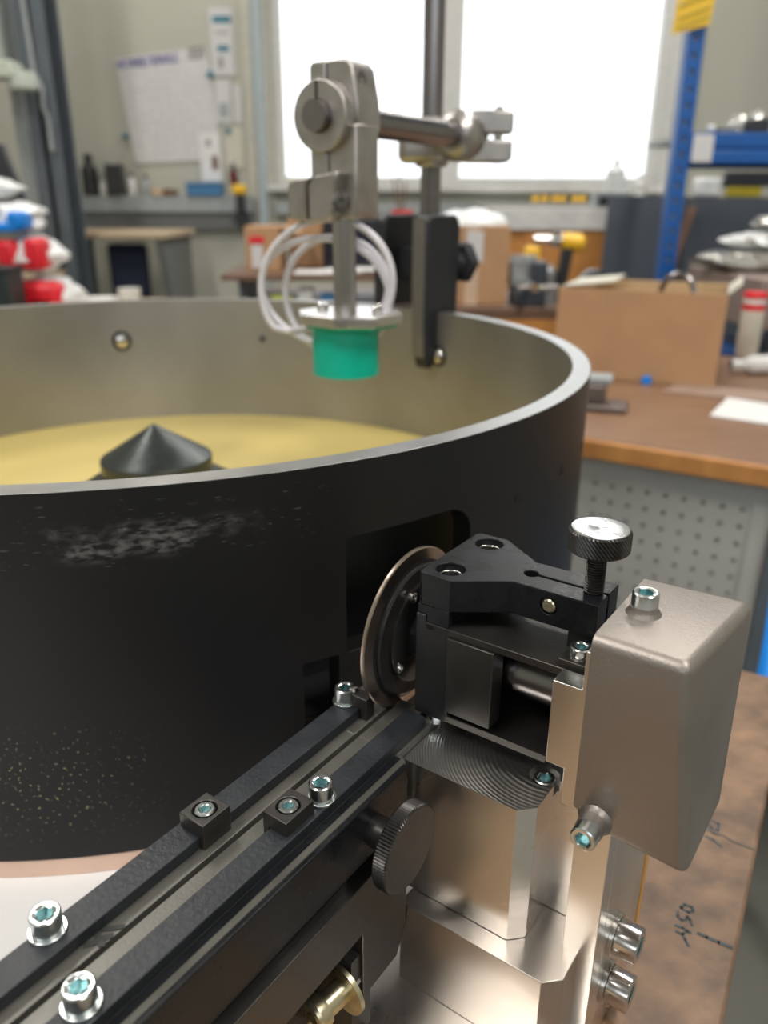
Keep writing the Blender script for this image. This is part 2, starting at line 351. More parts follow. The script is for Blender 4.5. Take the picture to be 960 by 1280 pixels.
# ------------------------------------------------------------ the drum
DC = Vector((-.2125, .708)); DR = .3844; DT = .0139
ZT, ZB = -.120, -.3267
def drum():
    t = thing('drum', 'large open black drum with bright bare rim and yellow floor', 'drum', (DC.x, DC.y, -.338))
    # shell with two cut openings
    def outer():
        bm = NB(); angs = [i*1.5 for i in range(240)]
        angs = [a for a in angs if not (24 < a < 46)]+[24.2+.001*0, 25.2, 26.2, 27.2, 28.3, 29.4, 30.1]+[30.1+.5*i for i in range(1, 21)]+[40.5, 41, 41.4, 41.8, 42.2, 42.5, 42.8, 43.0, 43.15, 43.2, 44.2, 45.2]
        angs = sorted(set(round(a, 3) for a in angs))
        n = len(angs); vo = []; vi = []
        def zt(a):
            if a <= 40.2: return -.1610
            x = min(1, (a-40.2)/3.0); return -.1610-.017*(1-math.sqrt(max(0, 1-x*x)))
        for a in angs:
            r = math.radians(a); s, c = math.sin(r), math.cos(r)
            zs = [ZT, zt(a), -.2290, -.2750, ZB]
            vo.append([bm.verts.new((DC.x+DR*s, DC.y-DR*c, z)) for z in zs])
            vi.append([bm.verts.new((DC.x+(DR-DT)*s, DC.y-(DR-DT)*c, z)) for z in zs])
        def opened(i, k):
            a = (angs[i]+(angs[(i+1) % n] if i+1 < n else 360))/2
            return (k == 1 and 30.1 < a < 43.2) or (k == 2 and 26.2 < a < 29.4)
        for i in range(n):
            j = (i+1) % n
            for k in range(4):
                if opened(i, k): continue
                bm.faces.new((vo[i][k], vo[j][k], vo[j][k+1], vo[i][k+1])).material_index = 0
                bm.faces.new((vi[j][k], vi[i][k], vi[i][k+1], vi[j][k+1])).material_index = 1
            for k in (0, 4): bm.faces.new((vo[i][k], vo[j][k], vi[j][k], vi[i][k])).material_index = 2 if k == 0 else 0
            for k in (1, 2):
                if opened(i, k):
                    bm.faces.new((vo[i][k], vo[j][k], vi[j][k], vi[i][k])); bm.faces.new((vo[i][k+1], vo[j][k+1], vi[j][k+1], vi[i][k+1]))
                    if not opened(i-1, k): bm.faces.new((vo[i][k], vo[i][k+1], vi[i][k+1], vi[i][k]))
                    if not opened(j, k): bm.faces.new((vo[j][k], vo[j][k+1], vi[j][k+1], vi[j][k]))
        return bm
    put('drum_wall', outer(), [M['drum'], M['inner'], M['rim']], t, smooth=40, bevel=.0009)
    put('drum_floor', lathe((DC.x, DC.y, -.2790), (0, 0, 1), [(DR-DT-.0005, 0), (DR-DT-.0005, .003)], 160), M['gold'], t)
    put('base_ring', ring((DC.x, DC.y, -.338), (0, 0, 1), DR-.0005, DR-.06, .0112, 200), M['ring'], t)
    # inner black shroud behind the opening
    bm = NB(); A = [math.radians(12+i*2) for i in range(25)]
    rows = [[bm.verts.new((DC.x+r*math.sin(a), DC.y-r*math.cos(a), z)) for a in A] for r, z in ((.330, -.2758), (.330, -.150), (.3695, -.150), (.3695, -.153), (.333, -.153), (.333, -.273), (.3695, -.273), (.3695, -.2758))]
    for a, b in zip(rows, rows[1:]+rows[:1]):
        for i in range(len(A)-1): bm.faces.new((a[i], a[i+1], b[i+1], b[i]))
    bm.faces.new([r[0] for r in rows]); bm.faces.new([r[-1] for r in rows])
    put('inner_shroud', bm, M['blackplastic'], t)
    hub = put('hub', lathe((DC.x, DC.y, -.276), (0, 0, 1), [(.112, 0), (.112, .006), (.096, .012), (.052, .040), (.044, .0425)], 72), M['cone'], t, bevel=.0005)
    c = put('hub_cone', lathe((DC.x, DC.y, -.2335), (0, 0, 1), [(.047, 0), (.0505, .0015), (.0508, .011), (.0500, .0125), (.0012, .0430), (0, .0432)], 72), M['cone'], hub, smooth=20)
    bm = NB()
    rr = Vector((.05, -.99, 0)).normalized(); q = Vector((DC.x, DC.y, -.2285))+rr*.0487
    put('cone_slot_shade', box(q.x-.0022, q.x+.0022, q.y-.003, q.y+.001, q.z-.004, q.z+.0045), M['hole'], hub)  # dark block painting the shade of an uncut slot
    # screws through the wall
    def wallpt(a, r, z): return Vector((DC.x+r*math.sin(a), DC.y-r*math.cos(a), z))
    for (x, y, big) in ((-.346, 1.053, 1), (.065, .953, 1), (-.164, 1.075, 0), (.157, .723, 0)):
        a = math.atan2(x-DC.x, -(y-DC.y)); p = wallpt(a, DR-DT, -.171); d = wallpt(a, DR-DT-.01, -.171)-p
        if big:
            o = put('screw_recess', ring(p, d, .0125, .009, .0012, 32), M['cone'], t)
            put('wall_screw', lathe(p, d, [(.009, 0), (.009, .004), (.0075, .0065), (.004, .008), (0, .0083)], 28), M['steel'], o)
        else:
            put('wall_screw', lathe(p, d, [(.0045, 0), (.0045, .001), (.003, .0015), (0, .0016)], 20), M['cone'], t)
    for a in (50.4, 60.6, 70.8):
        r = math.radians(a); p = wallpt(r, DR-.0001, -.1715); d = wallpt(r, DR+.01, -.1715)-p
        o = put('tapped_hole', ring(p, d, .0040, .0028, .0004, 24), M['drum'], t)
        put('hole_shade_disc', lathe(p, d, [(.0028, 0), (.0028, .0002)], 20), M['hole'], o)  # black disc on the surface, paints the darkness of a hole
drum()

# ------------------------------------------------------------ guide rail (machine frame: x across, y along, mm)
def rail():
    t = thing('guide_rail', 'long black guide rail with two strips and a centre slot', 'rail', (-170, 120, -335), FM)
    y0, y1 = -60, 251
    base = NB()
    prism([(-196, -246), (-149, -246), (-149, -219), (-151, -217), (-174, -217), (-174, -223), (-176.2, -223), (-176.2, -217), (-196, -217)], 'y', y0, 228, base)
    put('rail_body', base, M['rail'], t, FM, .0003)
    bm = prism([(-196, -246), (-153, -246), (-153, -217), (-174, -217), (-174, -223), (-176.2, -223), (-176.2, -217), (-196, -217)], 'y', 228, 262)
    put('rail_end', bm, M['rail'], t, FM, .0003)
    put('rail_side_plate', box(-149, -146.5, y0, 226, -245.5, -218.5), M['black'], t, FM, .0005)
    put('side_ledge', box(-153.5, -150.6, y0, 226, -217, -216.6), M['black'], t, FM)
    put('clamp_strip', box(-193, -181.4, y0, 246, -217, -212), M['strip'], t, FM, .0004)
    put('clamp_strip', box(-164.3, -153.8, y0, 251, -217, -212), M['strip'], t, FM, .0004)
    for (x, y) in ((-190.2, 89), (-160.6, 80.3), (-158.8, 184.3), (-190.2, 239.6)):
        screw(t, (x, y, -212), (0, 0, 1), 9.6, 6.6, 1.2, hexf=4.8)
    for (xa, xb, ya, yb) in ((-191.5, -179.2, 143.5, 156.8), (-167.6, -156.0, 161.6, 176.8)):
        pts = [(xa, -212), (xb+2.6, -212), (xb+2.6, -216.9), (xb+.2, -216.9), (xb+.2, -210.0), (xb, -206.0), (xa, -206.0)] if xa < -180 else [(xa, -216.9), (xa+2.6, -216.9), (xa+2.6, -212), (xb, -212), (xb, -206), (xa, -206)]
        if xa < -180: pts = [(xa, -212), (xb-2.4, -212), (xb-2.4, -216.9), (xb, -216.9), (xb, -206.0), (xa, -206.0)]
        b = put('clamp_block', prism(pts, 'y', ya, yb), M['plate'], t, FM, .0003)
        cx, cy = (xa+xb)/2, (ya+yb)/2
        boolean(b, [W(cyl((cx, cy, -209.2), (cx, cy, -200), 4.6, 32), FM)])
        screw(b, (cx, cy, -209.2), (0, 0, 1), 7.6, 3.4, 0, hexf=3.6)
    # small end stop by the disc
    s = put('end_stop', prism([(-190, -212), (-190, -206), (-177.4, -206), (-177.4, -217), (-181, -217), (-181, -212)], 'y', 238.5, 244.5), M['plate'], t, FM, .0003)
    lathe_ = lathe((-186.6, 241.2, -206), (0, 0, 1), [(2.6, 0), (2.6, 1.2), (1.8, 2.4), (0, 2.8)], 24)
    put('round_head_screw', lathe_, M['steel'], s, FM)
    # lower support plate with the notch for the bolt
    put('support_plate', prism([(y0, -250.3), (221, -250.3), (221, -300), (214, -312.8), (189, -312.8), (189, -276.5), (120, -276.5), (y0, -276.5)], 'x', -155, -143), M['plate'], t, FM, .0004)
    put('support_web', box(-176, -155, y0, 221, -312.8, -246), M['black'], t, FM, .0004)
    # marker sign on the rail
    bm = NB()
    def stroke(ps, r=.75):
        for a, b in zip(ps, ps[1:]):
            a, b = Vector(a), Vector(b); d = (b-a).normalized(); n = Vector((-d.y, d.x))*r
            e = d*r*.6
            box_ = [(a-e)-n, (b+e)-n, (b+e)+n, (a-e)+n]
            prism([(q.x, q.y) for q in box_], 'z', -216.98, -216.6-.01*len(bm.faces)/6, bm)
    def mp_(u, v): # crop pixels of the mark -> rail coordinates
        px, py = 100+u*70/960, 1140+v*60/823
        dx, dy = (px-480)/FPX, (py-640)/FPX
        d = fw+R_*dx-U_*dy; q = d*(-217/d.z); return (q.x*cy_-q.y*sy_, q.x*sy_+q.y*cy_)
    stroke([mp_(400, 300), mp_(580, 285), mp_(740, 255)], .85); stroke([mp_(300, 330), mp_(310, 440), mp_(360, 560), mp_(400, 560)], 1.0)
    stroke([mp_(90, 580), mp_(230, 545), mp_(400, 460), mp_(550, 410)], .9)
    put('marker_sign', bm, M['ink'], t, FM, label='handwritten black marker sign')
    # thumb screw
    a = put('thumb_screw_shaft', lathe((-146.5, 201.4, -233.6), (1, 0, 0), [(6.6, -2), (6.8, 9.6), (6.2, 10.2), (6.2, 12)], 40), M['knurl'], t, FM)
    bm = NB(); n = 176; rows = []
    for r, x, k in ((17.1, -135.0, 0), (18.1, -134.2, 1), (18.1, -129.3, 1), (17.1, -128.5, 0)):
        rows.append([bm.verts.new((x, 201.4+math.cos(2*pi*i/n)*(r-(.55 if (k and i % 2) else 0)), -233.6+math.sin(2*pi*i/n)*(r-(.55 if (k and i % 2) else 0)))) for i in range(n)])
    for p, q in zip(rows, rows[1:]):
        for i in range(n): bm.faces.new((p[i], p[(i+1) % n], q[(i+1) % n], q[i])).material_index = 0
    f = bm.faces.new(rows[0]); f = bm.faces.new(rows[-1]); f.material_index = 1
    put('thumb_screw', bm, [M['knurl'], M['thumbface']], t, FM, smooth=25)
rail()

# the bolt showing through the notch of the support plate
def notch_bolt():
    t = thing('clamping_bolt', 'yellow zinc bolt with large washer in the notch under the rail', 'bolt', (-150, 172, -335), FM)
    c = Vector((-148, 176, -303))
    put('bolt_head', lathe(c+Vector((0, 5, 0)), (-.15, -1, -.05), [(5.2, 0), (5.2, 10), (6.6, 10.4), (7, 12), (7, 15), (6, 16.4), (3, 16.4), (3, 12)], 30), M['hexgold'], t, FM)
    put('washer', ring(c+Vector((0, 5, 0)), (.15, 1, .05), 11.5, 4, 2, 36), M['hexgold'], t, FM)
    put('stud', cyl(c+Vector((0, 7, 0)), c+Vector((0, 30, 0)), 4, 20), M['zinc'], t, FM)
    put('foot_lug', box(-160, -144.5, 183, 196, -335, -288), M['plate'], t, FM)
notch_bolt()

# ------------------------------------------------------------ disc wheel
def disc():
    t = thing('disc_wheel', 'upright black disc with bright brown rim edge standing in the rail slot', 'wheel', (-175, 271.4, -222), FM)
    c = (-176.6, 271.4, -183.2)
    put('disc', lathe(c, (1, 0, 0), [(37.6, 0), (38.6, .4), (38.6, 1.5), (38.0, 1.9), (31.0, 3.4)], 128, capb=True), [M['discblack']], t, FM, smooth=12)
    put('rim_face', lathe(c, (1, 0, 0), [(38.62, .35), (38.62, 1.5), (38.0, 1.95), (33.2, 3.0)], 128, capa=False, capb=False), M['bronze'], t, FM, smooth=12, label='bright brown bevelled edge')
    put('hub_plate', lathe((-174, 271.4, -183.2), (1, 0, 0), [(31.5, 0), (31.5, 1.6), (30.6, 2.4), (24, 2.4), (24, 4), (23, 4.6)], 96), M['discblack'], t, FM)
    put('hub', lathe((-170, 271.4, -183.2), (1, 0, 0), [(12, 0), (12, 12)], 48), M['black_sat'], t, FM)
    for a in range(3):
        an = math.radians(112+a*120) if a else math.radians(112)
        pass
    for (y, z) in ((262.7, -162.6), (252.6, -193.2), (291.5, -175)):
        p = Vector((-169.6, y, z))
        put('disc_screw', lathe(p, (1, 0, 0), [(2.5, -1), (2.5, .8), (1.8, 1.6), (1.1, 1.6), (1.1, .8)], 24), M['steel'], t, FM)
disc()

# ------------------------------------------------------------ black bearing bracket
def bracket():
    t = thing('bearing_bracket', 'black anodised bearing bracket with split clamp arm beside the disc', 'bracket', (-130, 280, -215), FM)
    # top arm outline in plan, mirrored about y=280
    half = [(-161.5, 255.6), (-159.8, 254), (-146, 254), (-125, 268.5), (-88.6, 268.5)]
    pts = half+[(x, 560-y) for x, y in half[::-1]]
    arm = put('top_arm', prism(pts, 'z', -158.6, -144), M['black'], t, FM, .00035)
    slot = box(-121, -80, 279.3, 280.9, -170, -140)
    eye = cyl((-122, 280, -170), (-122, 280, -140), 3.1, 28)
    boolean(arm, [W(slot, FM), W(eye, FM), W(cyl((-151.5, 264, -150), (-151.5, 264, -140), 6.3, 40), FM), W(cyl((-151, 297, -150), (-151, 297, -140), 6.3, 40), FM),
                  W(cyl((-108.7, 264, -150.2), (-108.7, 270, -150.2), 3.9, 32), FM)])
    for (x, y) in ((-151.5, 264), (-151, 297)):
        put('bearing_insert', ring((x, y, -150), (0, 0, 1), 6.25, 4.2, 3.4, 36), M['steel'], arm, FM, .0003, label='bright ring down in the bore')
    put('clamp_pin', lathe((-108.7, 271.2, -150.2), (0, -1, 0), [(2.9, 0), (2.9, 2.6), (2.3, 3.1), (0, 3.1)], 32), M['brass'], arm, FM, label='bright pin end in the arm side')
    put('clamp_pin', lathe((-104, 291.5, -151), (0, 1, 0), [(2.2, 0), (2.2, 3.4), (1.4, 4.2), (0, 4.2)], 24), M['steel'], arm, FM)
    # shoulder between arm and flange, body front
    put('body', prism([(-161.8, -213), (-161.8, -163.2), (-157, -163.2), (-157, -166.6), (-145, -166.6), (-145, -213)], 'y', 253.6, 306), M['black_sat'], t, FM, .0004)
    put('upper_block', prism([(-161.8, -163.1), (-161.8, -145.2), (-160.2, -144), (-146, -144), (-146, -166.4), (-156.8, -166.4), (-156.8, -163.1)], 'y', 254.0, 305.4), M['black'], t, FM, .0002) if False else None
    put('shoulder', prism([(-161.4, -163.1), (-161.4, -158.7), (-146, -158.7), (-146, -166.4), (-156.8, -166.4), (-156.8, -163.1)], 'y', 254.2, 305.6), M['black'], t, FM, .0002)
    put('upper_flange', prism([(-157, 253.6), (-98, 253.6), (-83.2, 253.6), (-83.2, 306), (-157, 306)], 'z', -169.8, -166.5), M['plate'], t, FM, .0003)
    put('lower_flange', box(-157, -98, 253.6, 306, -212.6, -209.4), M['plate'], t, FM, .0003)
    put('cover_plate', box(-145.5, -123.6, 252.2, 262, -206.4, -169.9), M['plate'], t, FM, .0004)
    put('back_wall', box(-145, -94, 300, 306, -209.4, -169.8), M['black'], t, FM)
    put('shaft', lathe((-150, 274, -187), (1, 0, 0), [(9.2, 0), (9.2, 30), (10.6, 30.5), (10.6, 56)], 48), M['rod'], t, FM)
    put('arm_pad', box(-100, -88.8, 270, 290, -166.5, -158.6), M['black_sat'], t, FM)
    put('riser', box(-97.5, -84, 255, 271, -166.5, -163.4), M['plate'], t, FM, .0003)
    screw(t, (-90.6, 260.3, -163.4), (0, 0, 1), 8.6, 5.2, 0, hexf=4.3)
    # under bolt
    screw(t, (-153.5, 259.0, -213), (0, 0, -1), 8.6, 5.0, 0, hexf=4.3)
    # knurled adjusting screw
    P = Vector((-94.6, 279, 0))
    pr = [(3.45, -158)]; z = -158
    while z < -125.4: pr += [(3.45, z), (3.95, z+.3), (3.95, z+.55), (3.45, z+.85)]; z += 1.1
    thr = put('adjusting_screw', lathe((P.x, P.y, 0), (0, 0, 1), pr, 28), M['knurl'], t, FM, smooth=20)
    bm = NB(); n = 96; rows = 9; z0, z1 = -124.9, -117.5; R = 12.2; L = []
    L.append([bm.verts.new((P.x+(R-1)*math.cos(2*pi*i/n), P.y+(R-1)*math.sin(2*pi*i/n), z0-.8)) for i in range(n)])
    for k in range(rows):
        zz = z0+(z1-z0)*k/(rows-1)
        L.append([bm.verts.new((P.x+(R-(.5 if (i+k) % 2 else 0))*math.cos(2*pi*i/n), P.y+(R-(.5 if (i+k) % 2 else 0))*math.sin(2*pi*i/n), zz)) for i in range(n)])
    L.append([bm.verts.new((P.x+(R-1)*math.cos(2*pi*i/n), P.y+(R-1)*math.sin(2*pi*i/n), z1+.8)) for i in range(n)])
    for a, b in zip(L, L[1:]):
        for i in range(n):
            j = (i+1) % n; bm.faces.new((a[i], a[j], b[i])); bm.faces.new((a[j], b[j], b[i]))
    bm.faces.new(L[0])
    put('knurled_knob', bm, M['knurl'], thr, FM, smooth=5)
    put('knob_top', lathe((P.x, P.y, z1+.2), (0, 0, 1), [(R-.95, .3), (R-1.2, 1.0), (R-2.0, 1.15), (.8, .95), (0, .7)], 96, capa=False), M['turned'], thr, FM, label='bright turned top face')
bracket()

# ------------------------------------------------------------ machined aluminium support
def support():
    t = thing('aluminium_support', 'bright machined aluminium support block and post under the bracket', 'support', (-100, 270, -335), FM)
    up_ = put('upper_block', prism([(-152.6, 231), (-99, 231), (-93, 237), (-93, 257), (-79.5, 257), (-79.5, 306), (-152.6, 306)], 'z', -289.3, -220.8), [M['alu_front'], M['alu']], t, FM, .00035)
    boolean(up_, [W(cyl((-98.6, 256.0, -226.5), (-98.6, 256.0, -210), 6.4, 40), FM)])
    for p in up_.data.polygons:
        if p.normal.z > .9: p.material_index = 1
    screw(up_, (-98.6, 256.0, -226.5), (0, 0, 1), 9.4, 5.2, 0, hexf=5)
    tp = put('milled_top', prism([(-152.0, 231.6), (-99.2, 231.6), (-93.6, 237.2), (-93.6, 249), (-152.0, 305)], 'z', -220.8, -220.76), M['alu'], t, FM) if False else None
    put('lower_block', prism([(-146.5, 221.5), (-78.4, 221.5), (-71.8, 228), (-71.8, 243), (-71.8, 306), (-146.5, 306)], 'z', -336, -289.7), [M['alu_dimmed']], t, FM, .0004)
    P = [(-94, -165.7), (-82.5, -165.7), (-82.5, -149.5), (-65, -149.5), (-65, -336), (-79, -336), (-79, -219.5), (-86.4, -219.5), (-86.4, -202.6), (-94, -202.6)]
    put('post', prism(P, 'y', 243, 252.9), M['alu_post'], t, FM, .00035)
    put('post_body', box(-79, -65, 252.9, 306, -336, -149.5), M['alu_post'], t, FM, .0003)
    put('lit_wood_strip', box(-79, -64.6, 306, 310.5, -336, -195), M['lit_wood_edge'], t, FM, label='added orange-brown strip for lit bench wood behind the post')  # added strip, its orange stands for lit bench wood in the gap
    for (y, z, D, H) in ((267.7, -297.2, 15.6, 10), (265.7, -323.6, 15.6, 10)):
        b = screw(t, (-65, y, z), (1, 0, 0), D, H, 2.0, hexf=8, name='large_bolt', m='steel')
    screw(t, (-66.5, 283, -350), (1, 0, 0), 12, 8, 1.5, hexf=5, name='small_bolt', m='steel')
    put('foot_plate', box(-180, -66.5, 194.5, 309.5, -364.8, -336), M['alu_post'], t, FM, .0005)
support()

# ------------------------------------------------------------ cast cover
def cover():
    t = thing('cast_cover', 'grey cast aluminium box cover held by two socket screws', 'cover', (-58, 265, -222), FM)
    c = [(-78.6, 237.5, -216), (-35, 236, -221.5), (-37, 294, -231), (-63.8, 294, -224),
         (-78.6, 236, -138.5), (-45.5, 235.5, -138.6), (-37.5, 293, -136.6), (-78.6, 293, -138)]
    c[3] = (-64.9, 294, -224); c[0] = (-64.9, 236.5, -219.5)
    bm = NB()
    # front/back pentagon faces: lower left corner cut back to the post
    F = [(-78.6, 235.8, -214), (-64, 236.2, -219.8), (-35.2, 236, -222), (-45.6, 235.5, -138.4), (-78.6, 235.8, -138.4)]
    B = [(-64.9, 294, -216), (-63.9, 294, -224), (-36.8, 294, -231), (-37.8, 293, -136.8), (-64.9, 293, -137.8)]
    # hollow part in front of the post, full part beside it
    vf = [bm.verts.new(p) for p in F]
    MID = [(-78.6, 242.9, -214), (-64, 242.9, -220.3), (-35.6, 250, -224), (-43.5, 250, -138), (-78.6, 242.9, -138.4)]
    vb = [bm.verts.new((x, 293.5, z)) for x, z in ((-78.6, -214), (-64, -222), (-36.8, -230.5), (-38.0, -136.8), (-78.6, -138))]
    n = 5; bm.faces.new(vf); bm.faces.new(vb[::-1])
    for i in range(n): bm.faces.new((vf[i], vb[i], vb[(i+1) % n], vf[(i+1) % n]))
    bmesh.ops.recalc_face_normals(bm, faces=bm.faces[:])
    es = []
    bm.edges.ensure_lookup_table()
    for e in bm.edges:
        m_ = (e.verts[0].co+e.verts[1].co)/2
        if m_.x > -77: es.append(e)
    bmesh.ops.bevel(bm, geom=es, offset=4.2, segments=5, affect='EDGES', profile=.5)
    sh = put('shell', bm, M['cast'], t, FM, smooth=60)
    # open it where the post runs through
    boolean(sh, [W(box(-90, -64.6, 242.8, 300, -260, -149.2), FM)])
    def boss(p, d, r, h): return lathe(p, d, [(r+2.2, -1.5), (r+1.4, 0), (r+.4, 1.2), (r, 2.5), (r, h)], 40)
    put('screw_boss', boss((-69.8, 262.5, -138.4), (0, 0, 1), 5.2, 3.2), M['cast'], t, FM)
    screw(t, (-69.8, 262.5, -135.2), (0, 0, 1), 9.6, 5.6, 0)
    put('screw_boss', boss((-69.8, 235.9, -213.6), (0, -1, 0), 5.2, 6.5), M['cast'], t, FM)
    screw(t, (-69.8, 229.4, -213.6), (0, -1, 0), 9.8, 5.8, 0)
cover()

# ------------------------------------------------------------ sensor stand on the drum rim (room frame, metres)
def stand():
    t = thing('sensor_stand', 'steel pole stand with cast clamps and cross rod over the drum rim', 'stand', (.052, .972, -.16))
    px, py = .052, .985
    put('pole', cyl((px, py, -.05), (px, py, .62), .0118, 40), M['rod'], t)
    A = Vector((-.052, .735, .0665)); B = Vector((.086, .950, .0665)); a = (B-A).normalized(); b = Vector((a.y, -a.x, 0))
    put('cross_rod', cyl(A-a*.014, B+a*.012, .0122, 40), M['rod'], t)
    def fr(o): return Matrix(((b.x, a.x, 0, o.x), (b.y, a.y, 0, o.y), (0, 0, 1, o.z+HC), (0, 0, 0, 1)))   # local x=b, y=a
    F = fr(A)
    # near clamp
    put('near_clamp_ring', ring((0, -.006, 0), (0, 1, 0), .0275, .0120, .012, 48), M['cast_clamp'], t, F, .0012)
    put('near_clamp_hub', lathe((0, .006, 0), (0, 1, 0), [(.0265, 0), (.0275, .003), (.0275, .034), (.0225, .042), (.017, .052), (.0165, .056)], 48), M['cast_clamp'], t, F, .0006)
    ear = [(-.004, .013), (-.0235, .018), (-.021, .050), (-.018, .0525), (-.0015, .0525), (-.0015, .018)]
    put('clamp_ear', prism([(-.0015, .012), (-.019, .014), (-.019, .049), (-.0165, .052), (-.0015, .052)], 'x', -.0, .0, NB()) if False else prism([(-.0200, .014), (-.0200, .0385), (-.0170, .0425), (-.0030, .0425), (-.0030, .014)], 'y', .008, .042), M['cast_clamp'], t, F, .0014)
    put('clamp_ear', prism([(-.0014, .016), (-.0014, .0425), (.0185, .0425), (.0235, .037), (.0290, .012), (.030, -.010), (.020, -.014)], 'y', .008, .042), M['cast_clamp'], t, F, .0014)
    put('clamp_screw', lathe((.0225, .020, .027), (1, 0, .12), [(.0072, 0), (.0072, .003), (.0058, .0034), (.0030, .0034), (.0030, .0015)], 28), M['rod'], t, F)
    # lower half gripping the vertical tube; tube axis a bit behind the ring face
    TX, TY = .013, .018
    body = [(-.0205, -.002), (-.0205, -.020), (-.0215, -.052), (-.0215, -.078), (-.0190, -.0815), (-.0012, -.0815), (-.0012, -.055), (.0005, -.046), (.0005, -.010)]
    put('tube_clamp', prism([(-.0165, -.015), (-.0165, -.050), (.0018, -.050), (.0018, -.015)], 'y', .002, .034), M['cast_clamp'], t, F, .0016)
    put('tube_clamp', prism([(.0032, -.010), (.0032, -.0800), (.0300, -.0800), (.0320, -.074), (.0320, -.006)], 'y', .002, .036), M['cast_clamp'], t, F, .0018)
    put('clamp_ear', prism([(-.0300, -.050), (-.0320, -.0555), (-.0320, -.0780), (-.0290, -.0815), (-.0115, -.0815), (-.0115, -.0520), (-.0060, -.046)], 'y', -.012, .012), M['cast_clamp'], t, F, .0022)
    put('clamp_ear', prism([(-.0095, -.0525), (-.0095, -.0815), (.0120, -.0815), (.0165, -.0770), (.0200, -.050), (.0225, -.042), (-.0030, -.046)], 'y', -.012, .014), M['cast_clamp'], t, F, .0022)
    put('clamp_screw', lathe((.0165, -.0035, -.066), (1, -.6, 0), [(.0072, -.002), (.0072, .0045), (.0058, .005), (.0030, .005), (.0030, .0025)], 28), M['rod'], t, F)
    put('clamp_slot_shade', box(-.004, .004, .006, .030, -.080, -.010), M['hole'], t, F)  # black fillers paint the shade in the clamp gaps
    put('clamp_slot_shade', box(-.0032, -.0010, -.0066, -.0055, .0125, .0268), M['hole'], t, F)
    put('clamp_slot_shade', box(-.0031, -.0012, .010, .040, .012, .0408), M['hole'], t, F)
    T = A+b*.006+a*.012; T = Vector((-.036, .738, 0))
    put('vertical_tube', cyl((T.x, T.y, -.0925), (T.x, T.y, -.012), .0104, 40), M['tube'], t)
    # octagonal flange
    fx, fy = T.x+.004, T.y; oc = []
    for i in range(8):
        an = pi/8+i*pi/4+.12; oc.append((fx+.0492*math.cos(an), fy+.0470*math.sin(an)))
    fl = put('flange', prism(oc, 'z', -.1015, -.0925), M['alu_post'], t, bevel=.0006)
    for (ox, oy) in ((.026, -.008), (.030, .016), (-.026, .02)):
        put('flange_screw', lathe((fx+ox, fy+oy, -.0925), (0, 0, 1), [(.0055, 0), (.0055, .0045), (.0045, .0052), (0, .0052)], 24), M['steel'], t)
    # far cross clamp on the pole
    F2 = fr(Vector((px, py, .0655)))
    put('far_clamp_body', lathe((px, py, .044), (0, 0, 1), [(.017, -.006), (.0195, 0), (.024, .004), (.026, .012), (.026, .030), (.0235, .040), (.017, .043)], 40), M['cast_clamp'], t)
    Bc = B-a*.004
    put('far_clamp_hub', lathe((Bc-a*.018), a, [(.016, -.01), (.0225, -.004), (.0255, .002), (.0255, .028), (.022, .034)], 40), M['cast_clamp'], t)
    for z0, z1 in ((.0695, .092), (.041, .0635)):
        bmm = prism([(.0, z0), (.0, z1-.003), (.004, z1), (.045, z1), (.049, z1-.003), (.049, z0)] if z0 > .06 else [(.0, z0), (.0, z1), (.049, z1), (.049, z0+.004), (.045, z0)], 'y', -.014, .014)
        G = Matrix(((1, 0, 0, Bc.x+.004), (0, 1, 0, Bc.y+.004), (0, 0, 1, HC), (0, 0, 0, 1)))
        put('far_clamp_ear', bmm, M['cast_clamp'], t, G, .0025)
    put('far_clamp_bolt', cyl((Bc.x+.038, Bc.y, .040), (Bc.x+.038, Bc.y, .096), .0045, 20), M['steel'], t)
    put('far_clamp_web', box(-.034, .026, -.014, .012, -.025, .022), M['cast_clamp'], t, Matrix(((1, 0, 0, px-.004), (0, 1, 0, py-.010), (0, 0, 1, HC+.066), (0, 0, 0, 1))), .008)
    return T, fx, fy
T, fx, fy = stand()
def sensor():
    t = thing('proximity_sensor', 'teal green cylindrical sensor hanging under the octagonal flange', 'sensor', (T.x, T.y, -.152))
    put('sensor_body', lathe((T.x, T.y, -.1495), (0, 0, 1), [(.0285, 0), (.0305, .0012), (.0305, .0430), (.0300, .0450)], 80), M['teal'], t)
    bm = NB()
    oc = [(fx+.0450*math.cos(pi/8+i*pi/4+.12)*.97+.001, fy+.0435*math.sin(pi/8+i*pi/4+.12)) for i in range(8)]
    put('sensor_flange', prism(oc, 'z', -.1045, -.1016), M['teal'], t, bevel=.0005)
sensor()
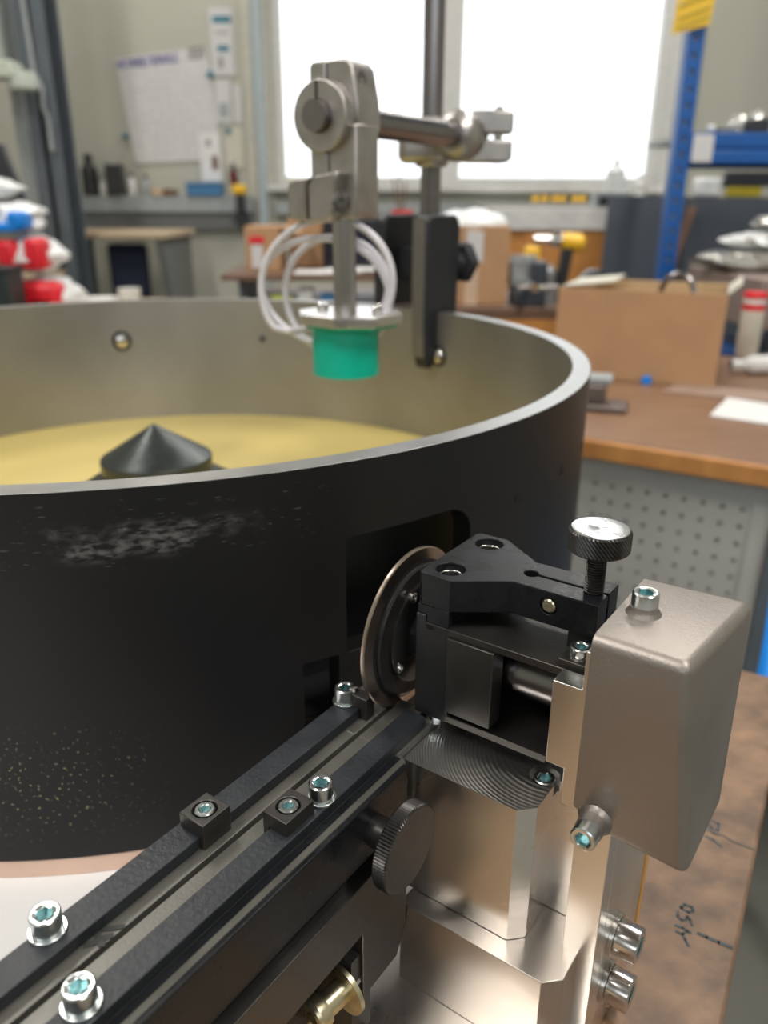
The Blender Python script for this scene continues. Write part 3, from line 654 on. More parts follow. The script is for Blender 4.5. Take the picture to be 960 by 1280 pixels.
def cable():
    bm = NB(); cx, cy, cz = -.055, .752, -.077
    ex = Vector((.95, -.31, 0)).normalized(); pts = []
    N_ = 150; turns = 3.0
    for i in range(N_+1):
        f = i/N_; th = -1.9-f*turns*2*pi
        r = .066-.014*f+.004*math.sin(f*17)
        rz = .058-.012*f+.004*math.sin(f*9+1)
        ofs = Vector((0, 1, 0))*(.010*(f-.5)*3)
        pts.append(Vector((cx, cy, cz))+ex*(math.cos(th)*r+.010*f)+Vector((0, 0, 1))*(math.sin(th)*rz+.006*math.sin(f*7))+ofs+Vector((.006*math.sin(f*11), 0, 0)))
    end = Vector((T.x+.004, T.y+.026, -.094))
    pts = [Vector((T.x+.016, T.y+.020, -.0975)), Vector((T.x+.020, T.y+.022, -.090))]+pts[3:-4]+[Vector((T.x+.030, T.y+.034, -.080)), Vector((T.x+.026, T.y+.03, -.0975))]
    # smooth
    for _ in range(3): pts = [pts[0]]+[(pts[i-1]+pts[i]*2+pts[i+1])/4 for i in range(1, len(pts)-1)]+[pts[-1]]
    tube(pts, .0031, 10, bm)
    tag(put('sensor_cable', bm, M['cable'], smooth=60), 'pale grey cable coiled in loops around the sensor tube', 'cable')
cable()
def rim_mount():
    t = thing('rim_bracket', 'black clamp bracket gripping the drum rim below the pole', 'bracket', (.052, .965, -.185))
    c = Vector((.046-DC.x, .957-DC.y)); r = c.normalized(); tg = Vector((r.y, -r.x))   # radial, tangent
    O = DC+r*(DR-DT)
    G = Matrix(((r.x, -tg.x, 0, O.x), (r.y, -tg.y, 0, O.y), (0, 0, 1, HC), (0, 0, 0, 1)))  # local x radial outward, y along the wall
    out = [(-.022, -.020), (-.022, -.128), (-.0190, -.174), (-.0150, -.186), (-.007, -.186), (-.003, -.172), (-.001, -.150), (-.001, -.1195), (.0145, -.1195), (.0145, -.146), (.030, -.146), (.034, -.140), (.036, -.030), (.034, -.019), (.028, -.0125), (-.014, -.0125)]
    put('clamp_plate', prism(out, 'y', -.012, .009), M['bracket'], t, G, .003)
    put('inner_cover', prism([(-.0250, -.0155), (-.0250, -.128), (-.0220, -.172), (-.0195, -.172), (-.0221, -.128), (-.0221, -.0155)], 'y', -.010, .007), M['bracket_side'], t, G)
    put('clamp_plate', prism([(-.020, -.020), (-.020, -.118), (-.001, -.118), (.045, -.118), (.048, -.030), (.040, -.0125), (-.012, -.0125)], 'y', .060, .078), M['bracket'], t, G, .003)
    put('cross_bar', box(.004, .030, .010, .060, -.085, -.050), M['bracket'], t, G, .002)
    put('star_knob', lathe((.035, -.003, -.066), (1, 0, 0), [(.010, 0), (.012, .006), (.024, .008), (.027, .014), (.024, .020), (.012, .022)], 6), M['bracket'], t, G, .003)
    put('pole_socket', lathe((.052, .985, -.070), (0, 0, 1), [(.017, 0), (.017, .048), (.0155, .052)], 32), M['bracket'], t)
    put('indicator_screw', lathe((-.020, .066, -.060), (-1, 0, 0), [(.004, 0), (.004, .002), (0, .003)], 16), M['steel'], t, G)
rim_mount()

# ------------------------------------------------------------ work bench under the machine
BZ = -.365
def bench_one():
    # right edge through (.253,.418)-(.163,.264); far edge through (.306,.572)
    d = Vector((.0900, .154)).normalized(); n = Vector((d.y, -d.x))     # d along the edge away from the viewer, n to the right
    e0 = Vector((.253, .418)); far = Vector((.306, .572)); k = (far-e0).dot(d)
    c0 = e0+d*k; c1 = c0-n*1.75; c2 = c1-d*1.25; c3 = c0-d*1.25
    t = thing('workbench', 'worn brown plywood workbench carrying the drum and the machine', 'workbench', ((c0.x+c2.x)/2, (c0.y+c2.y)/2, -HC))
    pts = [tuple(c) for c in (c0, c1, c2, c3)]
    top = put('bench_top', prism(pts, 'z', BZ-.038, BZ), M['bench'], t, bevel=.002)
    for q in ((c0-n*.08-d*.08), (c1+n*.08-d*.08), (c2+n*.08+d*.08), (c3-n*.08+d*.08)):
        put('leg', box(q.x-.03, q.x+.03, q.y-.03, q.y+.03, -HC+.0, BZ-.038), M['steelgrey'], t)
    put('stretcher', prism([tuple(c1+n*.1-d*.1), tuple(c0-n*.1-d*.1), tuple(c0-n*.1-d*.14), tuple(c1+n*.1-d*.14)], 'z', -HC+.2, -HC+.26), M['steelgrey'], t)
    # pencil/marker writing, read from the machine side
    def on(px, py, z=BZ):
        q = fw+R_*((px-480)/FPX)-U_*((py-640)/FPX); q = q*(z/q.z); return Vector((q.x, q.y))
    def strokes(name, lines, wd, label):
        bm = NB()
        for ln in lines:
            for a, b in zip(ln, ln[1:]):
                a, b = on(*a), on(*b); e = (b-a).normalized(); m_ = Vector((-e.y, e.x))*wd; e = e*wd*.5
                prism([tuple(a-e-m_), tuple(b+e-m_), tuple(b+e+m_), tuple(a-e+m_)], 'z', BZ+.0001, BZ+.0003, bm)
        put(name, bm, M['ink_blue'], t, label=label)
    def cr(u, v, x0, y0, s): return (x0+u*s, y0+v*s)
    A = lambda u, v: cr(u, v, 840, 1110, 1/12)
    strokes('marker_writing', [[A(130, 290), A(190, 250), A(300, 290), A(320, 350), A(250, 370), A(150, 310), A(130, 290)], [A(95, 350), A(85, 430), A(150, 490), A(210, 480), A(230, 430), A(270, 480), A(300, 560)],
            [A(50, 560), A(160, 600), A(280, 680)], [A(60, 650), A(160, 700), A(200, 780), A(245, 870)], [A(160, 690), A(230, 650)]], .00075, 'handwritten marker figures 05K')
    strokes('marker_line', [[A(390, 680), A(520, 740), A(700, 820), A(900, 900)]], .0010, 'short straight marker line')
    Bq = lambda u, v: cr(u, v, 860, 1000, 1/9.6)
    strokes('marker_writing', [[Bq(300, 250), Bq(370, 290), Bq(360, 370), Bq(280, 340), Bq(240, 290)], [Bq(230, 350), Bq(310, 400), Bq(380, 420)], [Bq(210, 440), Bq(300, 480), Bq(400, 560)]], .0008, 'handwritten marker figures near the casting')
    strokes('marker_line', [[Bq(400, 420), Bq(560, 510), Bq(800, 600)]], .0005, 'thin straight marker line')
bench_one()
def base_board():
    bm = box(-700, -184, -260, 560, -364.8, -339)
    tag(put('base_board', bm, M['white'], None, FM, .001), 'white base board lying on the bench under the drum', 'board')
    bm = box(-640, -188, -200, 420, -338.9, -338.3)
    tag(put('paper_sheet', bm, M['paper'], None, FM), 'large white paper sheet spread under the drum base ring', 'paper')
base_board()
M['beech'] = wood('bright_beech_board', (.42, .28, .16), (.54, .37, .22), .5, -.6, (6, 40, 6))
tag(put('beech_board', box(-183, -60, -240, 193.5, -364.8, -336.5), M['beech'], None, FM, .001), 'bright beech coloured board lying in front of the aluminium foot', 'board')

# ------------------------------------------------------------ room
X0, X1, Y0, Y1, ZF = -3.6, 3.6, -5.0, 5.5, -HC
struct('floor', box(X0, X1, Y0, Y1+.3, ZF-.1, ZF), M['floor'])
struct('ceiling', box(X0, X1, Y0, Y1+.3, CEIL, CEIL+.1), M['ceil'])
struct('wall_left', box(X0-.2, X0, Y0, Y1+.3, ZF, CEIL), M['wall'])
struct('wall_right', box(X1, X1+.2, Y0, Y1+.3, ZF, CEIL), M['wall'])
struct('wall_front', box(X0, X1, Y0-.2, Y0, ZF, 1.1), M['wall'])
WX0, WX1, WZ0, WZ1 = -.70, 1.76, .10, 1.95
bm = box(X0, WX0, Y1, Y1+.3, ZF, CEIL); box(WX1, X1, Y1, Y1+.3, ZF, CEIL, bm); box(WX0, WX1, Y1, Y1+.3, ZF, WZ0, bm); box(WX0, WX1, Y1, Y1+.3, WZ1, CEIL, bm)
struct('wall_back', bm, M['wall'])
def window():
    fr_ = NB(); y0, y1 = Y1+.03, Y1+.10
    f = .075
    box(WX0, WX1, y0, y1, WZ0, WZ0+f-.02, fr_); box(WX0, WX1, y0, y1, WZ1-f, WZ1, fr_); box(WX0, WX0+f-.014, y0, y1, WZ0+f-.02, WZ1-f, fr_); box(WX1-f-.014, WX1, y0, y1, WZ0+f-.02, WZ1-f, fr_)
    box(.305, .475, y0, y1, WZ0+f-.02, WZ1-f, fr_)
    o = struct('window_1', fr_, M['frame'], bevel=.004)
    put('pane', box(WX0+f-.014, .305, Y1+.06, Y1+.066, WZ0+f-.02, WZ1-f), M['glass'], o)
    put('pane', box(.475, WX1-f-.014, Y1+.06, Y1+.066, WZ0+f-.02, WZ1-f), M['glass'], o)
    put('window_sill', box(WX0-.05, WX1+.05, Y1-.10, Y1+.03, WZ0-.035, WZ0), M['frame'], o, bevel=.004)
window()
bm = box(-.86, -.715, Y1-.04, Y1, ZF, CEIL); struct('trim_1', bm, M['cream'])
bm = box(1.74, 1.90, Y1-.04, Y1, ZF, CEIL); struct('trim_2', bm, M['frame'])
struct('trim_3', cyl((-.775, Y1-.09, ZF), (-.775, Y1-.09, CEIL), .035, 20), M['pipe'])
struct('trim_4', box(-2.6, -.84, Y1-.11, Y1-.0, -.06, .035), M['trunk'])
struct('trim_5', box(-2.6, -.84, Y1-.08, Y1-.0, -.16, -.06), M['trunk_dark'])
struct('trim_6', box(-.70, 3.0, Y1-.09, Y1-.0, -.07, .0), M['trunk'])
# ceiling lamps
for lx, ly in ((1.3, -.6), (1.3, 2.2), (-1.5, -.6), (-1.5, 2.2), (-1.5, 4.4), (1.3, 4.4)):
    t = thing('ceiling_lamp', 'long white strip lamp under the ceiling, '+('right' if lx > 0 else 'left')+' row, '+({-.6: 'above the viewer', 2.2: 'middle of the hall', 4.4: 'next to the window wall'}[ly]), 'lamp', (lx, ly, CEIL-.12), group='strip lamps under the ceiling')
    put('lamp_housing', box(lx-.11, lx+.11, ly-.75, ly+.75, CEIL-.11, CEIL), M['white'], t)
    put('lamp_diffuser', box(lx-.09, lx+.09, ly-.72, ly+.72, CEIL-.12, CEIL-.11), M['lampwhite'], t)
# steel column, cable and wall papers
def ibeam(x, y, wd, dp):
    bm = box(x-wd/2, x+wd/2, y-dp/2, y-dp/2+.015, ZF, CEIL); box(x-wd/2, x+wd/2, y+dp/2-.015, y+dp/2, ZF, CEIL, bm); box(x-.01, x+.01, y-dp/2, y+dp/2, ZF, CEIL, bm); return bm
tag(put('steel_column', ibeam(-1.60, 4.2, .135, .2), M['steelgrey']), 'dark grey blue steel column left of the wall calendar', 'column')
tag(put('pale_wall_post', box(-1.775, -1.70, 4.2, 4.3, ZF, CEIL), M['trunk']), 'pale grey post just left of the dark steel column', 'post')
pts = [(-1.61, 4.08, 2.0), (-1.61, 4.08, 1.0), (-1.60, 4.08, .55), (-1.57, 4.07, .48), (-1.575, 4.07, .40), (-1.56, 4.07, .36), (-1.56, 4.07, .22)]
tag(put('air_hose', tube([Vector(p) for p in pts], .010, 8), M['trunk']), 'thin grey hose with coupling hanging down the dark column', 'hose')
t = thing('wall_fixture', 'pale green bracket lamp arm at the top left corner', 'fixture', (-1.75, 4.0, .45))
put('arm', box(-1.74, -1.695, 3.95, 4.02, .57, 1.2), M['fixture'], t, bevel=.004); put('arm', box(-1.86, -1.80, 3.95, 4.02, .57, 1.2), M['fixture'], t, bevel=.004)
put('head', box(-1.93, -1.62, 3.9, 4.02, .50, .57), M['fixture'], t, bevel=.01)
put('head_cap', lathe((-1.60, 3.95, .46), (0, 0, 1), [(.055, 0), (.06, .02), (.05, .07)], 20), M['fixture'], t)
def letters(parent, word, x, z, h, y, sp, m, slant=0, rot=0, ctr=None, name='lettering'):
    """simple stroke lettering on a wall sheet facing the viewer"""
    G = {'A': ['L0,0 .5,1 1,0', 'L.2,.4 .8,.4'], 'B': ['L0,0 0,1 .8,1 .9,.75 .7,.5 0,.5', 'L.7,.5 1,.25 .8,0 0,0'], 'E': ['L1,0 0,0 0,1 1,1', 'L0,.5 .8,.5'], 'F': ['L0,0 0,1 1,1', 'L0,.5 .8,.5'],
         'I': ['L.5,0 .5,1'], 'L': ['L0,1 0,0 1,0'], 'M': ['L0,0 0,1 .5,.4 1,1 1,0'], 'N': ['L0,0 0,1 1,0 1,1'], 'R': ['L0,0 0,1 .9,1 .9,.5 0,.5', 'L.5,.5 1,0'], 'S': ['L1,1 0,1 0,.5 1,.5 1,0 0,0'],
         'T': ['L.5,0 .5,1', 'L0,1 1,1'], 'W': ['L0,1 .25,0 .5,.7 .75,0 1,1'], 'H': ['L0,0 0,1', 'L1,0 1,1', 'L0,.5 1,.5'], 'U': ['L0,1 0,0 1,0 1,1'], '2': ['L0,1 1,1 1,.5 0,.5 0,0 1,0'], '0': ['L0,0 0,1 1,1 1,0 0,0'], '1': ['L.5,0 .5,1 .2,.8'],
         'K': ['L0,0 0,1', 'L1,1 0,.5 1,0'], ' ': []}
    bm = NB(); w_ = h*.6; wd = h*.085
    for ci, ch in enumerate(word):
        for st in G.get(ch, []):
            ps = [tuple(float(k) for k in q.split(',')) for q in st[1:].split()]
            for a, b in zip(ps, ps[1:]):
                a = Vector((x+ci*sp+a[0]*w_, z+a[1]*h)); b = Vector((x+ci*sp+b[0]*w_, z+b[1]*h))
                if rot:
                    c = Vector(ctr); R2 = Matrix.Rotation(rot, 2); a = R2@(a-c)+c; b = R2@(b-c)+c
                d = (b-a); 
                if d.length < 1e-6: continue
                d.normalize(); n = Vector((-d.y, d.x))*wd; e = d*wd
                prism([tuple(q) for q in (a-e-n, b+e-n, b+e+n, a-e+n)], 'y', y-.0012, y, bm)
    return put(name, bm, m, parent)
def calendar():
    y = Y1-.012
    t = thing('wall_calendar', 'large wall planner sheet hung slightly crooked with violet heading', 'calendar', (-1.35, y, .2))
    P = [(-1.645, .81), (-1.085, .875), (-1.035, .25), (-1.585, .225)]
    put('sheet', prism(P, 'y', y, y+.004), M['cardgrey'], t)
    def uv(u, v):   # u right, v down on the sheet
        a = Vector(P[0]).lerp(Vector(P[1]), u); b = Vector(P[3]).lerp(Vector(P[2]), u); return a.lerp(b, v)
    rot = math.atan2(.065, .56); c = uv(.02, .1)
    letters(t, 'MITARBEITERKALENDER'[:15], c.x, c.y, .042, y-.001, .0245, M['violet'], rot=rot, ctr=(c.x, c.y), name='heading')
    c = uv(.80, .085); letters(t, '2021', c.x, c.y, .05, y-.001, .026, M['greyprint'], rot=rot, ctr=(c.x, c.y), name='year')
    bm = NB()
    for r in range(11):
        for q in range(9):
            for k in range(2):
                if random.random() < .2: continue
                c = uv(.04+q*.105+k*.04+.02*random.random(), .16+r*.074+.02*k)
                box(c.x, c.x+.020, y-.0008, y-.0001, c.y-.004, c.y+.004, bm)
    o = put('printed_days', bm, M['greyprint'], t); o['kind'] = 'stuff'
    o.data.materials[0] = mat('faint_grey_print', (.45, .45, .47), .8)
calendar()
def sheet(x0, x1, z0, z1, label, m='cream', sk=.0, extra=None, nm='notice', y=Y1-.012):
    t = thing(nm, label, 'paper', ((x0+x1)/2, y, z0))
    put('sheet', prism([(x0, z0), (x1, z0+sk), (x1, z1+sk), (x0, z1)], 'y', y, y+.003), M[m], t)
    for (a, b, c_, d_, mm) in (extra or []):
        put('printed_mark', box(a, b, y-.002, y-.0002, c_, d_), M[mm], t)
    return t
sheet(-1.06, -.92, .72, 1.08, 'tall white notice with two petrol coloured bars', 'cardgrey', 0, [(-1.04, -.93, 1.00, 1.035, 'tealprint'), (-1.02, -.95, .85, .88, 'tealprint'), (-1.02, -.99, .76, .82, 'greyprint'), (-1.03, -.95, .945, .955, 'greyprint')])
sheet(-1.055, -.955, .46, .70, 'grey text sheet pinned right of the planner', 'cardgrey', 0, [(-1.035, -.975, .49, .57, 'trunk')])
sheet(-.94, -.895, .46, .67, 'narrow pale strip of paper beside the pipe', 'cardgrey')
sheet(-1.01, -.90, .20, .44, 'cream notice below the petrol magnet', 'cream')
sheet(-1.17, -1.04, .12, .40, 'white sheet with two dark ring prints', 'paper', 0, [(-1.13, -1.10, .325, .365, 'greyprint'), (-1.10, -1.06, .19, .27, 'brown')], y=Y1-.020)
for (x, z, r, c_, lb) in ((-1.075, .725, .02, 'tealprint', 'round petrol magnet beside the planner top corner'), (-.985, .415, .018, 'tealprint', 'round petrol magnet on the cream notice'), (-1.63, .38, .018, 'tealprint', 'dark petrol magnet left of the planner lower edge')):
    tag(put('magnet', lathe((x, Y1-.014, z), (0, -1, 0), [(r, 0), (r, .01), (r*.8, .014)], 20), M[c_]), lb, 'magnet')
t = thing('hanging_tool', 'dark red handled tool hanging from the wall edge', 'tool', (-.965, Y1-.03, .05))
put('handle', lathe((-.965, Y1-.04, .10), (0, 0, 1), [(.018, 0), (.024, .02), (.024, .07), (.014, .085)], 16), mat('dark_red_plastic', (.14, .01, .015), .5), t)
put('hook', cyl((-.965, Y1-.04, .185), (-.965, Y1-.04, .23), .009, 12), M['screen'], t)
# items on the trunking
def items():
    y = Y1-.09
    z = .036
    t = thing('blue_bin', 'low blue plastic bin on the grey wall trunking', 'bin', (-1.14, y, z))
    bm = box(-1.25, -1.03, y-.04, y+.05, z, z+.065); o = put('bin_body', bm, M['bluebox'], t, bevel=.004)
    put('bin_lip', box(-1.257, -1.023, y-.047, y+.055, z+.065, z+.078), M['bluebox'], t, bevel=.002)
    specs = [(-1.86, .05, .05, 'blackplastic', 'black bottle at the left end of the trunking', 'bottle', .24), (-1.78, .025, .025, 'white', 'short white pot on the trunking', 'pot', .09), (-1.70, .048, .05, 'screen', 'squat black square device behind the white pot', 'device', .18),
             (-1.60, .022, .022, 'milk', 'slim pale spray bottle on the trunking', 'bottle', .13), (-1.51, .024, .024, 'trunk', 'slim grey cylinder bottle on the trunking', 'bottle', .12), (-1.44, .035, .03, 'deskwood', 'small beige box on the trunking', 'box', .045), (-1.36, .04, .03, 'brown', 'small brown tray beside the blue bin', 'tray', .04)]
    for (x, rx, ry, m_, lb, cat, h) in specs:
        if cat in ('bottle', 'pot'):
            tt = thing('bottle' if cat == 'bottle' else 'pot', lb, cat, (x, y, z))
            put('bottle_body', lathe((x, y, z), (0, 0, 1), [(rx*.9, 0), (rx, .006), (rx, h*.62), (rx*.5, h*.78), (rx*.45, h*.84)], 20), M[m_], tt)
            put('bottle_cap', lathe((x, y, z+h*.84), (0, 0, 1), [(rx*.55, 0), (rx*.55, h*.14), (rx*.4, h*.16)], 16), M['screen'] if m_ != 'white' else M['white'], tt)
        else: tag(put(cat, box(x-rx, x+rx, y-ry, y+ry, z, z+h), M[m_], None, None, .004), lb, cat)
    tt = thing('cordless_drill', 'yellow and black drill standing by the pale pipe', 'drill', (-.90, 5.3, -.12))
    put('body', box(-.955, -.87, 5.31, 5.389, .045, .10), M['yellowtool'], tt, bevel=.012); put('grip', box(-.935, -.885, 5.32, 5.38, -.09, .045), M['blackplastic'], tt, bevel=.008); put('battery', box(-.95, -.87, 5.31, 5.389, -.13, -.09), M['blackplastic'], tt, bevel=.006)
    tag(put('lime_bag', lathe((-.56, Y1-.07, .10), (0, 0, 1), [(.02, 0), (.055, .004), (.045, .02), (.015, .028), (0, .03)], 16), M['lime']), 'crumpled lime yellow bag on the window sill', 'bag')
    for i in range(7):
        x = .93+i*.062+random.uniform(-.01, .01)
        tt = thing('hand_tool', ['first', 'second', 'third', 'fourth', 'fifth', 'sixth', 'seventh'][i]+' yellow and black hand tool from the left on the window ledge', 'tool', (x, 5.33, .0), group='tools along the window ledge')
        put('handle', lathe((x-.02, 5.32, .022), (1, .3, .15), [(.014, 0), (.021, .01), (.019, .03), (.012, .045)], 10), M['yellowtool'], tt)
        put('tip', cyl((x+.015, 5.33, .022), (x+.05, 5.34, .026), .013, 10), M['blackplastic'], tt)
items()
# shelf board for the ledge right side
tag(put('ledge_board', box(.55, 1.9, 5.2, 5.41, -.012, .0), M['white']), 'white ledge board with tools under the window', 'shelf')

# left desk, chair, monitor
def desk():
    t = thing('packing_desk', 'tall beech topped desk against the left wall under the trunking', 'desk', (-1.5, 4.7, ZF))
    put('desk_top', box(-1.86, -1.17, 4.5, 5.2, -.185, -.155), M['deskwood'], t, bevel=.004)
    for x, y in ((-1.83, 4.55), (-1.83, 5.15)): put('leg', box(x-.025, x+.025, y-.025, y+.025, ZF, -.185), M['steelgrey'], t)
    put('side_panel', prism([(4.5, -.185), (5.2, -.185), (5.2, ZF), (5.0, ZF)], 'x', -1.24, -1.21), M['trunk_dark'], t)
    c = thing('office_chair', 'dark navy office chair pushed under the left desk', 'chair', (-1.45, 4.56, ZF))
    put('backrest', box(-1.56, -1.34, 4.66, 4.72, -.58, -.22), M['navy'], c, bevel=.02); put('seat', box(-1.62, -1.28, 4.34, 4.66, -.80, -.72), M['navy'], c, bevel=.03)
    put('column', cyl((-1.45, 4.56, ZF+.06), (-1.45, 4.56, -.80), .025, 12), M['steelgrey'], c)
    for k in range(5):
        a = k*2*pi/5; put('foot', tube([(-1.45, 4.56, ZF+.07), (-1.45+.20*math.cos(a), 4.56+.20*math.sin(a), ZF+.02)], .02, 8), M['steelgrey'], c)
    m_ = thing('monitor', 'dark monitor seen edge on at the left frame border', 'monitor', (-1.75, 3.5, -.2))
    put('screen', prism([(-1.78, -.02), (-1.78, .215), (-1.545, .215), (-1.475, -.02)], 'y', 3.5, 3.54), M['screen'], m_, bevel=.004)
    put('stand', box(-1.73, -1.69, 3.52, 3.56, -.30, -.02), M['steelgrey'], m_)
    put('stand_foot', box(-1.82, -1.62, 3.42, 3.64, -.31, -.30), M['steelgrey'], m_)
    s = thing('side_table', 'plain table carrying the monitor at the left border', 'table', (-1.75, 3.6, ZF))
    put('table_top', box(-2.2, -1.55, 3.3, 4.0, -.335, -.31), M['deskwood'], s)
    for x, y in ((-2.15, 3.35), (-1.6, 3.35), (-2.15, 3.95), (-1.6, 3.95)): put('leg', box(x-.02, x+.02, y-.02, y+.02, ZF, -.335), M['steelgrey'], s)
desk()
# table with bagged goods left
def left_table():
    TZ = -.315; s = thing('goods_table', 'beech table behind the drum carrying bagged parts', 'table', (-.95, 2.4, ZF))
    put('table_top', box(-1.9, -.62, 2.05, 2.85, TZ-.03, TZ), M['deskwood'], s, bevel=.003)
    for x, y in ((-1.85, 2.1), (-.67, 2.1), (-1.85, 2.8), (-.67, 2.8)): put('leg', box(x-.025, x+.025, y-.025, y+.025, ZF, TZ-.03), M['steelgrey'], s)
    def blob(x, y, z, rx, ry, rz, m, name, lb, cat, seed, extra=None):
        random.seed(seed); t = thing(name, lb, cat, (x, y, z))
        bm = NB(); bmesh.ops.create_icosphere(bm, subdivisions=3, radius=1)
        for v in bm.verts:
            k = 1+.16*math.sin(7*v.co.x+seed)*math.cos(6*v.co.z+seed*2)+random.uniform(-.06, .06)
            q = v.co*k; v.co = Vector((x+q.x*rx, y+q.y*ry, z+rz+max(-1, min(1, q.z))*rz))
        put('film', bm, M[m], t)
        for (dx, dz, w_, h_, mm, nm) in (extra or []):
            put(nm, box(x+dx-w_, x+dx+w_, y-ry-.012, y-ry*.3, z+rz+dz-h_, z+rz+dz+h_), M[mm], t, bevel=min(w_, h_)*.5)
        return t
    blob(-.955, 2.33, TZ, .095, .09, .062, 'milk', 'bagged_part', 'clear bag with red part, bottom of the stack', 'bag', 3, [(-.0, .008, .065, .040, 'red', 'red_part'), (.01, -.004, .03, .008, 'white', 'paper_slip')])
    blob(-.985, 2.33, TZ+.126, .090, .09, .052, 'milk', 'bagged_part', 'clear bag with red part, second in the stack', 'bag', 5, [(-.035, .004, .028, .036, 'red', 'red_part'), (.040, .004, .026, .040, 'red', 'red_part'), (.0, -.022, .045, .012, 'red', 'red_part'), (.01, -.016, .025, .007, 'white', 'paper_slip')])
    blob(-1.03, 2.33, TZ+.232, .090, .09, .042, 'milk', 'bagged_part', 'clear bag with blue part near the top of the stack', 'bag', 8, [(-.035, -.014, .03, .022, 'bluebright', 'blue_part'), (.05, -.008, .024, .024, 'bluebright', 'blue_part'), (.0, -.024, .05, .012, 'bluebright', 'blue_part')])
    blob(-1.09, 2.34, TZ+.318, .09, .08, .030, 'milk', 'bagged_part', 'empty looking milky bag on top of the stack', 'bag', 11)
    blob(-.80, 2.24, TZ, .05, .05, .012, 'milk', 'bag_scrap', 'flat white bag end lying on the table', 'bag', 13)
    t = thing('green_crate', 'dark green crate in front of the bagged parts', 'crate', (-1.11, 2.14, TZ))
    o = put('crate_body', box(-1.26, -.965, 2.10, 2.20, TZ, TZ+.155), M['greenbox'], t, bevel=.006)
    put('crate_lip', box(-1.265, -.96, 2.095, 2.205, TZ+.145, TZ+.157), M['greenbox'], t, bevel=.003)
    t = thing('parts_box', 'open clear box with pinkish sheets on the goods table', 'box', (-.86, 2.45, TZ))
    put('box_body', box(-.90, -.82, 2.40, 2.5, TZ, TZ+.035), mat('pinkish_plastic', (.62, .42, .38), .5), t, bevel=.003); put('lid', box(-.905, -.815, 2.395, 2.505, TZ+.035, TZ+.045), M['white'], t, bevel=.002)
    t = thing('paper_cup', 'white paper cup with blue print on the goods table', 'cup', (-.75, 2.4, TZ))
    put('cup_body', lathe((-.75, 2.4, TZ), (0, 0, 1), [(.026, 0), (.032, .075), (.033, .078), (.031, .078), (.025, .004)], 24), M['white'], t)
    put('print_band', lathe((-.75, 2.4, TZ), (0, 0, 1), [(.0275, .018), (.0302, .048)], 24, capa=False, capb=False), M['trunk'], t)
    # small items on the packing desk
    tag(put('tape_roll', ring((-1.72, 4.58, -.155), (0, 0, 1), .07, .04, .05, 24), M['milk'], bevel=.004), 'milky tape roll on the tall beech desk', 'roll')
left_table()

